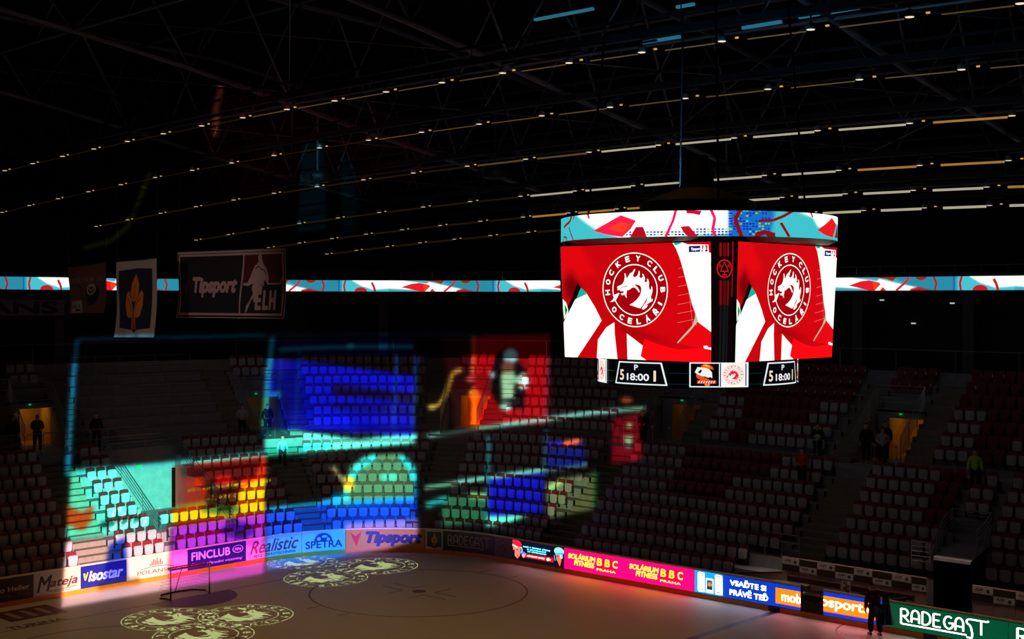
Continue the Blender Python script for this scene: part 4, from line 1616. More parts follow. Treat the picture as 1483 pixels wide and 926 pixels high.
for ln, w_, c_ in ((((102, 50), (92, 80), (50, 112)), 12, br), (((118, 50), (112, 70)), 6, br), (((86, 110), (96, 140), (120, 190)), 7, br), (((44, 190), (52, 160), (70, 165), (72, 190)), 8, br),
                   (((192, 30), (204, 66)), 9, rd), (((640, 20), (625, 80), (590, 160)), 8, (230, 20, 110)), (((800, 20), (822, 70), (812, 130), (825, 160)), 9, (230, 20, 110)),
                   (((945, 20), (918, 80), (950, 165)), 13, br), (((1030, 85), (1100, 82), (1150, 62), (1205, 30)), 12, br), (((1138, 95), (1180, 165)), 11, br), (((1288, 40), (1300, 66)), 8, rd)):
    cvc.line(cq(*ln), w_, c_)
cvc.poly(cq((686, 30), (760, 34), (750, 55), (720, 48), (690, 46)), (215, 10, 60))
cvc.poly(cq((660, 112), (700, 108), (745, 165), (700, 165), (675, 140)), (205, 16, 40))
cvc.poly(cq((1010, 165), (1020, 140), (1060, 130), (1110, 145), (1112, 170), (1080, 170), (1060, 150), (1035, 165)), br)
cvc.poly(cq((1325, 132), (1410, 68), (1440, 105), (1415, 172), (1370, 158)), (225, 20, 30))
cvc.poly(cq((1430, 170), (1445, 120), (1455, 110), (1458, 180)), br)
m_crown = img_mat('crown_display', cvc, emit=1.5)
reparent(mb.build('lit_crown', [m_crown, M['black']], label='round crown display of red white and teal shapes'), cube)
# lower ring
RL = 2.72
mb = MB()
for j in range(NN):
    a, b_ = 2 * math.pi * j / NN, 2 * math.pi * (j + 1) / NN
    c = lambda r, t, z: (CX + r * math.cos(t), CY_ + r * math.sin(t), z)
    mb.quad(c(RL, a, 9.72), c(RL, b_, 9.72), c(RL, b_, 10.42), c(RL, a, 10.42))
    mb.quad(c(RL, a, 9.72), c(RL, b_, 9.72), c(0, b_, 9.72), c(0, a, 9.72))
    mb.quad(c(RL, a, 10.42), c(RL, b_, 10.42), c(0, b_, 10.42), c(0, a, 10.42))
reparent(mb.build('lower_ring', M['dark']), cube)
for z_ in (9.83, 10.11):
    mb = MB()
    mb.tube([(CX + (RL + .01) * math.cos(t), CY_ + (RL + .01) * math.sin(t), z_) for t in np.linspace(0, 2 * math.pi, 49)[:-1]], .008, 4, closed=True)
    reparent(mb.build('trim_line', mat('cyan_line', (0, 90, 110), .4, emit=(0, 120, 140), estr=.12)), cube)
m_score, m_badge = img_mat('score_display', pic_score(), emit=1.0), img_mat('badge_display', pic_badges(), emit=1.0)
acam = math.atan2(EYE.y - CY_, EYE.x - CX)


def ring_panel(name, a0, a1, m, label, z0=9.76, z1=10.40):
    mb = MB()
    n = 8
    for j in range(n):
        a, b_ = a0 + (a1 - a0) * j / n, a0 + (a1 - a0) * (j + 1) / n
        c = lambda t, z: (CX + (RL + .03) * math.cos(t), CY_ + (RL + .03) * math.sin(t), z)
        mb.quad(c(a, z0), c(b_, z0), c(b_, z1), c(a, z1), 0, [(j / n, 0), ((j + 1) / n, 0), ((j + 1) / n, 1), (j / n, 1)])
    reparent(mb.build(name, m, label=label), cube)


for k in range(4):
    ca = acam + k * math.pi / 2
    ring_panel('badge_panel', ca - .07, ca + .50, m_badge, 'small panel with two club badges')
    cs = ca - .59 if True else 0
    ring_panel('score_panel', ca - .91, ca - .27, m_score, 'small panel reading P 5 18:00 1')
# hangers
for k in range(4):
    x, y = rot4(k, 2.2, -2.2)
    mb = MB()
    mb.tube([cpt(x, y, 13.5), cpt(x * .8, y * .8, 20.5)], .03, 6)
    reparent(mb.build('suspension_cable', M['darksteel']), cube)
mb = MB()
mb.lathe([(0, 14.3), (1.6, 14.3), (1.6, 14.7), (.5, 15.1), (.3, 16)], 20, (CX, CY_, 0))
reparent(mb.build('winch_housing', M['darksteel']), cube)

# ------------------------------------------------------------------ roof: lamp beams, floodlights, trusses
ROWS = [(-9.5, 20.2, 1.1, 3.13, -8, 11), (-3.5, 19.6, -1.0, 3.58, -9, 11), (2.5, 18.8, -.8, 3.9, -8, 9), (8.5, 17.8, 1.2, 3.8, -8, 8), (12, 17.05, -1.8, 3.4, -7, 9), (15, 16.45, -4.1, 3.15, -6, 10)]
RN = ['nearest', 'second', 'third', 'fourth', 'fifth', 'farthest']


def zr(zp, x):
    return zp - .0008 * (x - 16) ** 2


hm = MB()
hm.lathe([(.0, .2), (.09, .18), (.13, .09), (.145, 0), (.13, -.02)], 12)
me_house = hm.mesh('floodlight_housing', M['lamp_house'], True)
hm = MB()
hm.lathe([(0, -.03), (.12, -.03), (.13, -.015)], 12)
me_lens = hm.mesh('floodlight_lens', M['lens'])
hm = MB()
hm.box((.55, 0, .02), (.1, .06, .05))
me_spark = hm.mesh('pilot_light', M['spark'])
hm = MB()
hm.box((0, 0, .25), (.04, .04, .3))
hm.box((.3, 0, .3), (.6, .12, .06))
me_arm = hm.mesh('floodlight_bracket', M['darksteel'])
for ri, (Y, zp, x0, dx, k0, k1) in enumerate(ROWS):
    root = empty('lighting_beam', (16, Y, zp), 0, 'long dark arched lighting beam, %s of the six, hung with floodlights' % RN[ri], 'beam', 'roof lighting beams')
    xs = [x0 + dx * (k - .5) for k in range(k0, k1 + 2)]
    pts = [(x, Y, zr(zp, x) + .55) for x in xs]
    for nm, dz, dy, ww, hh in (('lower_beam', 0, 0, .28, .26), ('upper_beam', .55, 0, .1, .1)):
        mb = MB()
        for a, b_ in zip(pts[:-1], pts[1:]):
            mb.beam((a[0], a[1] + dy, a[2] + dz), (b_[0], b_[1] + dy, b_[2] + dz), ww, hh)
        o = reparent(mb.build(nm, M['dark'], kind='stuff'), root)
    for a in pts:
        mb = MB()
        mb.tube([a, (a[0], a[1], a[2] + .9)], .02, 5)
        reparent(mb.build('hanger', M['darksteel']), root)
    for k in range(k0, k1 + 1):
        x = x0 + dx * k
        z = zr(zp, x)
        e = empty('floodlight', (x, Y, z), 0, 'small domed floodlight, %s from the left on the %s beam' % (ordn(k - k0), RN[ri]), 'lamp', 'floodlights under the roof')
        for nm, me in (('housing', me_house), ('lens', me_lens), ('pilot_light', me_spark), ('bracket', me_arm)):
            c = bpy.data.objects.new(nm, me)
            c.parent = e
            COL.objects.link(c)
        # glowing strip painting the trough reflection up to the next floodlight
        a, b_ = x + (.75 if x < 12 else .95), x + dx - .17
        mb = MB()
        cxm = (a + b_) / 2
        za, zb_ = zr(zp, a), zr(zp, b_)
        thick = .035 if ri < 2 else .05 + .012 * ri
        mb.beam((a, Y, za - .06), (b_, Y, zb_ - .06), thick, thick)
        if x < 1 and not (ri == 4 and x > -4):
            mt = M['glint_faint']
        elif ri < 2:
            mt = M['glint_dim']
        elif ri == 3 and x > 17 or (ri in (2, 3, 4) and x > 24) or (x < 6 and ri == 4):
            mt = M['glint_warm']
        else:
            mt = M['glint_pale'] if ri > 2 or x > 9 else M['glint_dim']
        glint_o = mb.build('glint_strip', mt)
        tag(glint_o, 'thin glowing strip of trough reflection, %s from the left along the %s beam' % (ordn(k - k0), RN[ri]), 'lamp', 'trough reflections along the roof beams')


def zc(Y):      # lower chord of the trusses
    pts = [(-30, 24.5), (-14, 22.5), (-7, 21.3), (-2.5, 20.4), (4.4, 19.3), (8.5, 18.6), (15, 17.6), (24, 16.2)]
    return float(np.interp(Y, [p[0] for p in pts], [p[1] for p in pts]))


def zt(Y):
    return float(np.interp(Y, [-30, 0, 24], [26.6, 25.6, 22.0]))


TN = {-28: 'at the far left end of the hall', -14: 'over the end stand', 0: 'over the end boards', 14: 'between the banners and the scoreboard', 28: 'carrying the scoreboard', 40: 'nearest the camera'}
for X in (-28, -14, 0, 14, 28, 40):
    root = empty('roof_truss', (X, 0, zc(0)), 0, 'steel tube roof truss ' + TN[X], 'truss', 'roof trusses')
    ys = [-29, -23, -17, -11.5, -6, -.5, 5, 10.5, 16, 22]
    for nm, fz, r in (('lower_chord', zc, .13), ('upper_chord', zt, .16)):
        mb = MB()
        mb.tube([(X, y, fz(y)) for y in ys], r, 8)
        reparent(mb.build(nm, M['steel']), root)
    for j, (a, b_) in enumerate(zip(ys[:-1], ys[1:])):
        m_ = (a + b_) / 2
        for p, q in (((X, a, zc(a)), (X, m_, zt(m_))), ((X, m_, zt(m_)), (X, b_, zc(b_)))):
            mb = MB()
            mb.tube([p, q], .06, 6)
            reparent(mb.build('brace', M['steel']), root)
# cross trusses along the hall
for Yi, (Y, nm) in enumerate(((-17, 'nearest the camera'), (-6, 'over the middle of the ice'), (5, 'above the side stand'), (16, 'against the far wall'))):
    root = empty('cross_truss', (10, Y, zc(Y)), 0, 'lighter cross truss running the length of the hall, ' + nm, 'truss', 'roof cross trusses')
    for fz, nn, r in ((lambda y: zc(y) + .1, 'lower_chord', .07), (zt, 'upper_chord', .09)):
        mb = MB()
        mb.tube([(x, Y, fz(Y) - .0006 * (x - 14) ** 2) for x in range(-24, 49, 6)], r, 6)
        reparent(mb.build(nn, M['steel']), root)
    for j, x in enumerate(range(-24, 45, 7)):
        for a, b_ in (((x, Y, zc(Y)), (x + 3.5, Y, zt(Y))), ((x + 3.5, Y, zt(Y)), (x + 7, Y, zc(Y)))):
            mb = MB()
            mb.tube([a, b_], .045, 5)
            reparent(mb.build('brace', M['steel']), root)
# diagonal tie rods in plan
random.seed(5)
k = 0
for X in (-14, 0, 14, 28):
    for Y0 in (-17, -6, 5):
        e = empty('tie_rod', (X, Y0, zc(Y0)), 0, 'crossed pair of thin steel ties, bay %s from the left, %s from the camera side' % (ordn([-14, 0, 14, 28].index(X)), ordn([-17, -6, 5].index(Y0))), 'tie rods', 'roof ties')
        for a, b_ in (((X + .4, Y0 + .4), (X + 13.6, Y0 + 10.6)), ((X + 13.6, Y0 + .4), (X + .4, Y0 + 10.6))):
            mb = MB()
            mb.tube([(a[0], a[1], zc(a[1]) + .5), (b_[0], b_[1], zc(b_[1]) + .5)], .03, 5)
            reparent(mb.build('rod', M['steel']), e)
# loudspeaker clusters and equipment pods under the roof
for n_, (x, y, z, lb) in enumerate(((4.5, 3, 18.3, 'round dark loudspeaker cluster above the ribbon left of the scoreboard'), (-3, -2, 18.2, 'round dark loudspeaker cluster above the banners'), (16, 6, 17.9, 'round dark loudspeaker cluster just left above the scoreboard'))):
    root = empty('loudspeaker_cluster', (x, y, z), 0, lb, 'loudspeaker', 'roof loudspeakers')
    mb = MB()
    mb.lathe([(0, -.35), (.5, -.3), (.75, 0), (.6, .25), (0, .3)], 16)
    mb.build('body', M['darksteel'], root, smooth=True)
    mb = MB()
    mb.tube([(0, 0, .25), (0, 0, 3)], .05, 6)
    mb.build('pole', M['steel'], root)
    for j in range(5):
        a = j * 2 * math.pi / 5
        mb = MB()
        mb.box((.72 * math.cos(a), .72 * math.sin(a), -.1), (.3, .3, .36), rz=a)
        mb.build('horn', M['dark'], root)
# glowing bars standing in for display light reflected on the roof truss
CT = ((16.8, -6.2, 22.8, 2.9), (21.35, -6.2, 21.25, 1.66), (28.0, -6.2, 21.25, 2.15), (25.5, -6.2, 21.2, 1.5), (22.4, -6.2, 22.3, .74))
m_cy = mat('truss_glint_cyan', (60, 140, 160), .4, emit=(60, 150, 180), estr=.4)
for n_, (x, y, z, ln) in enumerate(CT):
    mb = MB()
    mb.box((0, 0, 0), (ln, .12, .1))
    o = mb.build('truss_glint', m_cy)
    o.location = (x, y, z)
    tag(o, 'short glowing bar for cyan light caught on the roof truss, %s from the left' % ordn(sorted(c[0] for c in CT).index(x)), 'lamp', 'cyan truss glints')

# ------------------------------------------------------------------ goal
goal = empty('hockey_goal', (GX, GY, 0), 0, 'ice hockey goal with dark red frame and pale net on the crease', 'goal')


def gp(x, y, z):
    return (x, y, z)


hw = .915
mb = MB()
mb.tube([gp(0, -hw, 0), gp(0, -hw, 1.22), gp(0, hw, 1.22), gp(0, hw, 0)], .035, 8)
mb.build('front_frame', M['goal_red'], goal)
mb = MB()
mb.tube([gp(0, -hw, .03), gp(-.5, -hw - .15, .03), gp(-1.0, -hw + .15, .03), gp(-1.12, 0, .03), gp(-1.0, hw - .15, .03), gp(-.5, hw + .15, .03), gp(0, hw, .03)], .03, 8)
mb.build('base_frame', M['goal_red'], goal)
mb = MB()
mb.tube([gp(0, -hw, 1.2), gp(-.5, -hw * .8, 1.18), gp(-.55, 0, 1.18), gp(-.5, hw * .8, 1.18), gp(0, hw, 1.2)], .02, 6)
mb.tube([gp(-.55, 0, 1.18), gp(-1.1, 0, .03)], .02, 6)
mb.build('top_frame', M['goal_red'], goal)
mb = MB()
for j in range(15):
    y = -hw * .95 + j * hw * 1.9 / 14
    mb.tube([gp(0, y, 1.2), gp(-.53, y * .92, 1.17), gp(-1.05 + .1 * abs(y), y, .05)], .004, 3)
for j in range(8):
    t = j / 8
    mb.tube([gp(-.53 - .5 * t, -hw * (.85 + .1 * t), 1.17 - 1.12 * t), gp(-.53 - .5 * t, hw * (.85 + .1 * t), 1.17 - 1.12 * t)], .004, 3)
    for sg in (-1, 1):
        mb.tube([gp(0, sg * hw, 1.2 - 1.15 * t), gp(-.53 - .5 * t, sg * hw * .95, 1.17 - 1.12 * t)], .004, 3)
mb.build('net', M['net'], goal, kind='stuff')

# ------------------------------------------------------------------ people
def skin_mesh(name, nodes, edges, m, parent, sub=1):
    names = list(nodes)
    me = bpy.data.meshes.new(name)
    me.from_pydata([nodes[k][0] for k in names], [(names.index(a), names.index(b_)) for a, b_ in edges], [])
    o = bpy.data.objects.new(name, me)
    COL.objects.link(o)
    o.modifiers.new('skin', 'SKIN')
    if not me.skin_vertices:
        return o
    for i, k in enumerate(names):
        r = nodes[k][1]
        r = r if isinstance(r, tuple) else (r, r)
        me.skin_vertices[0].data[i].radius = r
        me.skin_vertices[0].data[i].use_root = (i == 0)
    sb = o.modifiers.new('sub', 'SUBSURF')
    sb.levels = sb.render_levels = sub
    me.materials.append(m)
    o.parent = parent
    me.polygons.foreach_set('use_smooth', [True] * len(me.polygons))
    return o


def person(loc, rz, h, top, legs, label, bend=0.0, arms='down', vest=None, hairc=None, seated=False):
    k = h / 1.78
    root = empty('person', loc, rz, label, 'person')
    root.scale = (k, k, k)
    # +x is forward
    lean = bend
    def up(x, y, z):        # bend the trunk forward about the hips
        dz = z - .95
        if dz <= 0:
            return (x, y, z)
        return (x * math.cos(lean) + dz * math.sin(lean), y, .95 + dz * math.cos(lean) - x * math.sin(lean))
    N = {'pelvis': ((0, 0, .96), (.14, .11)), 'belly': (up(0, 0, 1.12), (.13, .11)), 'chest': (up(0, 0, 1.34), (.14, .09)), 'neck': (up(.01, 0, 1.5), .055),
         'jaw': (up(.03, 0, 1.58), .075), 'skull': (up(.03, 0, 1.67), .095), 'crown': (up(.02, 0, 1.74), .07), 'nose': (up(.135, 0, 1.635), .015)}
    Eb = [('pelvis', 'belly'), ('belly', 'chest'), ('chest', 'neck'), ('neck', 'jaw'), ('jaw', 'skull'), ('skull', 'crown'), ('jaw', 'nose')]
    J, T_ = {}, {}
    for sg, nm in ((1, 'l'), (-1, 'r')):
        st = .12 * sg
        N['hip' + nm] = ((0, .1 * sg, .92), .1)
        N['knee' + nm] = ((.05 + st * .6, .11 * sg, .5), .062)
        N['ankle' + nm] = ((st * .9 - .02, .12 * sg, .09), .042)
        N['toe' + nm] = ((st * .9 + .16, .13 * sg, .04), .035)
        sh = up(0, .19 * sg, 1.44)
        if arms == 'down':
            el, wr = up(-.02, .25 * sg, 1.17), up(.04, .27 * sg, .93)
        elif arms == 'front':
            el, wr = up(-.02, .26 * sg, 1.18), up(.2, .14 * sg, 1.12)
        else:   # reaching down / holding
            el, wr = (sh[0] + .03, sh[1] + .04 * sg, sh[2] - .28), (sh[0] + .06, sh[1] + .05 * sg, sh[2] - .54)
        N['shoulder' + nm] = (sh, .068)
        N['elbow' + nm] = (el, .046)
        N['wrist' + nm] = (wr, .03)
        d = (Vector(wr) - Vector(el)).normalized()
        side = Vector((1, 0, 0)) if abs(d.x) < .8 else Vector((0, 0, 1))
        palm = Vector(wr) + d * .07
        N['palm' + nm] = (tuple(palm), (.035, .022))
        Eb += [('pelvis', 'hip' + nm), ('hip' + nm, 'knee' + nm), ('knee' + nm, 'ankle' + nm), ('ankle' + nm, 'toe' + nm), ('chest', 'shoulder' + nm), ('shoulder' + nm, 'elbow' + nm), ('elbow' + nm, 'wrist' + nm), ('wrist' + nm, 'palm' + nm)]
        for fi, (off, ln) in enumerate(((-.03, .07), (-.01, .082), (.01, .078), (.03, .062))):
            a = palm + d * .035 + side * off
            N['f%d%s' % (fi, nm)] = (tuple(a), .0095)
            N['g%d%s' % (fi, nm)] = (tuple(a + d * ln * .6 + Vector((0, -.012 * sg, 0))), .0085)
            N['h%d%s' % (fi, nm)] = (tuple(a + d * ln * .9 + Vector((0, -.03 * sg, 0))), .008)
            Eb += [('palm' + nm, 'f%d%s' % (fi, nm)), ('f%d%s' % (fi, nm), 'g%d%s' % (fi, nm)), ('g%d%s' % (fi, nm), 'h%d%s' % (fi, nm))]
        a = Vector(wr) + d * .03 + side * .03
        N['t' + nm] = (tuple(a), .011)
        N['u' + nm] = (tuple(a + d * .045 + side * .03), .009)
        Eb += [('wrist' + nm, 't' + nm), ('t' + nm, 'u' + nm)]
    body = skin_mesh('body', N, Eb, M['skin'], root)
    g = lambda n_, e_=.012: (N[n_][0], tuple(r_ + e_ for r_ in (N[n_][1] if isinstance(N[n_][1], tuple) else (N[n_][1],) * 2)))
    C = {q: g(q, (.085 if arms == 'hang' else .06) if q in ('chest', 'belly') else .035) for q in ('belly', 'chest', 'shoulderl', 'shoulderr', 'elbowl', 'elbowr', 'wristl', 'wristr')}
    C['hem'] = ((0, 0, .9), (.17, .14))
    C['collar'] = (up(.01, 0, 1.49), .07)
    ce = [('belly', 'chest'), ('hem', 'belly'), ('chest', 'collar')] + [p for s2 in 'lr' for p in (('chest', 'shoulder' + s2), ('shoulder' + s2, 'elbow' + s2), ('elbow' + s2, 'wrist' + s2))]
    skin_mesh('jacket', C, ce, top, root)
    T2 = {q: g(q, .055 if arms == 'hang' else .025) for q in ('pelvis', 'hipl', 'hipr', 'kneel', 'kneer', 'anklel', 'ankler')}
    te = [p for s2 in 'lr' for p in (('pelvis', 'hip' + s2), ('hip' + s2, 'knee' + s2), ('knee' + s2, 'ankle' + s2))]
    skin_mesh('trousers', T2, te, legs, root)
    for s2 in 'lr':
        a, t_ = N['ankle' + s2][0], N['toe' + s2][0]
        skin_mesh('shoe', {'a': ((a[0] - .06, a[1], .045), (.045, .04)), 'b': ((a[0] + .05, a[1], .05), (.048, .042)), 'c': ((t_[0] + .02, t_[1], .038), (.042, .032))}, [('a', 'b'), ('b', 'c')], M['black'], root)
    skin_mesh('hair', {'a': (up(-.035, 0, 1.66), .088), 'b': (up(.0, 0, 1.725), .09), 'c': (up(.07, 0, 1.745), .05)}, [('a', 'b'), ('b', 'c')], hairc or M['hair'], root)
    if vest:
        skin_mesh('vest', {'a': (up(0, 0, 1.02), (.185, .15)), 'b': (up(0, 0, 1.2), (.175, .155)), 'c': (up(0, 0, 1.38), (.2, .15))}, [('a', 'b'), ('b', 'c')], vest, root)
        for z_ in (1.1, 1.22):
            mb = MB()
            mb.tube([up(.2 * math.cos(t), .2 * math.sin(t), z_) for t in np.linspace(0, 2 * math.pi, 17)[:-1]], .02, 6, closed=True)
            mb.build('reflective_band', mat('reflective_band', (210, 240, 240), .4, noise=.1) if 'reflective_band' not in bpy.data.materials else bpy.data.materials['reflective_band'], root)
    return root


m_dr, m_bk, m_nv = mat('dark_red_cloth', (70, 8, 12), .85), mat('black_cloth', (12, 12, 16), .85), mat('navy_cloth', (20, 28, 40), .85)
m_hv = mat('hi_vis_green', (150, 210, 20), .7)
m_or = mat('orange_red_cloth', (190, 50, 20), .8)
m_wh = mat('white_cloth', (150, 150, 158), .8)
man = person((26.88, -.72, 0), math.radians(150), 1.90, m_dr, m_bk, 'stooping person in a dark red top on the ice by the green display', bend=.36, arms='hang')
# coat carried over the arm
mb = MB()
for j in range(9):
    for kk in range(8):
        def cp(a, b_):
            u, v = a / 9, b_ / 8
            return (
                .33 + (u - .5) * (.12 + .34 * v) + .10 * v, -.06 - .05 * math.sin(u * 11), 1.50 - 1.10 * v)
        mb.quad(cp(j, kk), cp(j + 1, kk), cp(j + 1, kk + 1), cp(j, kk + 1))
coat = mb.build('carried_coat', m_nv)
coat.location = man.location
coat.rotation_euler = (0, 0, math.radians(43))
tag(coat, 'dark coat hanging from the arm of the stooping person', 'coat')
coat.modifiers.new('thick', 'SOLIDIFY').thickness = .04
face = math.radians(-70)
person(P(11.5 + .3, 8.35, 4.75), face, 1.78, m_bk, m_bk, 'steward in a bright green vest left of the amber exit railing', vest=m_hv, arms='front')
person(P(12.12, 6.46, tread(7)), face, 1.75, m_or, m_bk, 'person in an orange and white jacket standing among the seats', arms='front', vest=None)
person(P(19.5, 7.32, tread(8)), face, 1.75, m_hv, m_bk, 'person in a green jacket among the red seats far right')
person(P(1.9, 8.6, 4.75), face, 1.78, m_bk, m_bk, 'steward in a dark jacket at the exit below the scoreboard', arms='front')
person(P(13.6, 11.2, 4.75), face, 1.8, m_bk, m_bk, 'dark figure standing inside the amber-lit exit')
person(P(14.5, 9.2, 4.75), face, 1.72, m_wh, m_bk, 'figure with a pale patterned top in the amber-lit exit', arms='front')
person(P(13.35, 9.9, 4.75), face, 1.8, m_bk, m_bk, 'dark figure by the railing of the amber-lit exit')
fl = math.radians(-20)
person(P(-17.8, 9.6, 4.75), fl, 1.8, m_bk, m_bk, 'dark figure against the far left amber exit', arms='front')
person(P(-18.6, 10.4, 4.75), fl, 1.75, m_bk, m_bk, 'second dark figure in the far left amber exit')
person(P(-9.6, 9.0, 4.75), fl, 1.78, m_wh, m_bk, 'person in a pale top at the exit right of the standing terrace', arms='front')
person(P(-9.0, 8.8, 4.75), fl, 1.76, m_bk, m_bk, 'person in black at the exit right of the standing terrace')
person(P(-9.0, 6.0, tread(6)), fl, 1.7, m_wh, m_bk, 'person in a white shirt among the seats below the curve exit')
person(P(-15.3, 8.6, 4.75), fl, 1.8, m_bk, m_bk, 'dark figure at the walkway rail beside the left screen edge')

# small lamps and glints in the gallery
for n_, (u_s, off, z_, lb) in enumerate(((10.2, 17.4, 12.05, 'right of the scoreboard'), (13.9, 17.4, 11.9, 'under the ribbon far right'), (11.9, 17.4, 10.9, 'low on the suite wall'))):
    mb = MB()
    mb.box((0, 0, 0), (.22, .05, .06))
    o = mb.build('suite_lamp', M['glow_dot'])
    o.location = P(u_s, off, z_)
    tag(o, 'tiny lit lamp on the dark suite wall ' + lb, 'lamp', 'suite lamps')
mb = MB()
for j in range(5):
    mb.box((.25 * j, 0, 0), (.12, .05, .06))
mb.box((.5, .03, .1), (1.5, .04, .1))
o = mb.build('bar_light', mat('bar_glow', (200, 170, 60), .5, emit=(190, 170, 50), estr=.5))
o.location = P(-9.0, 16.9, 11.0)
tag(o, 'small yellow bar light under the ribbon beside the wide banner', 'lamp', 'suite lamps', kind='stuff')

# ------------------------------------------------------------------ projected pictures: badges on the ice, added lamp for window reflections
def projector(name, cv, loc, rotm, fx, energy, gain, size_deg, cu=.5, cvv=.5):
    """spot lamp whose beam carries a picture; fx is picture width over throw distance"""
    l = bpy.data.lights.new(name, 'SPOT')
    l.energy = energy
    l.spot_size = math.radians(size_deg)
    l.spot_blend = 0
    l.shadow_soft_size = 0
    l.use_nodes = True
    nt = l.node_tree
    em = nt.nodes['Emission']
    em.inputs['Strength'].default_value = gain
    tc = nt.nodes.new('ShaderNodeTexCoord')
    sp = nt.nodes.new('ShaderNodeSeparateXYZ')
    nt.links.new(tc.outputs['Normal'], sp.inputs[0])
    def math_(op, a, b_):
        n = nt.nodes.new('ShaderNodeMath')
        n.operation = op
        for i, q in enumerate((a, b_)):
            if isinstance(q, (int, float)):
                n.inputs[i].default_value = q
            else:
                nt.links.new(q, n.inputs[i])
        return n.outputs[0]
    asp = cv.w / cv.h
    nz = math_('MULTIPLY', sp.outputs[2], -1.0)
    x = math_('DIVIDE', sp.outputs[0], nz)
    y = math_('DIVIDE', sp.outputs[1], nz)
    u = math_('ADD', math_('DIVIDE', x, fx), cu)
    v = math_('ADD', math_('DIVIDE', y, fx / asp), cvv)
    cb = nt.nodes.new('ShaderNodeCombineXYZ')
    nt.links.new(u, cb.inputs[0])
    nt.links.new(v, cb.inputs[1])
    im = nt.nodes.new('ShaderNodeTexImage')
    im.image = cv if isinstance(cv, bpy.types.Image) else cv.image(name)
    im.extension = 'CLIP'
    nt.links.new(cb.outputs[0], im.inputs[0])
    nt.links.new(im.outputs[0], em.inputs['Color'])
    o = bpy.data.objects.new(name, l)
    COL.objects.link(o)
    o.matrix_world = Matrix.Translation(loc) @ rotm.to_4x4()
    return o


class ImCv:
    pass


# club badge thrown on the ice
cg = Cv(384, 384, (0, 0, 0))
logo(cg, 192, 192, 188, 188, (225, 250, 165), wd=4)
gob = cg.image('badge_gobo', 1.0001)
for (x, y, r, ang) in ((6.35, -16.6, 1.83, 100), (7.93, -14.3, 1.83, 100), (9.27, -17.1, 1.83, 100), (4.75, -7.8, 1.85, 100), (4.37, -4.55, 1.9, 100), (1.3, -6.35, 1.62, 100)):
    H = 17.0
    fk = ImCv()
    l = projector('badge_projector', type('G', (), {'w': 1, 'h': 1, 'image': lambda s, n: gob})(), (x, y, H), Matrix.Rotation(math.radians(-47), 3, 'Z'), 2 * r / H, 1000, 8.5, 2 * math.degrees(math.atan(r * 1.1 / H)))


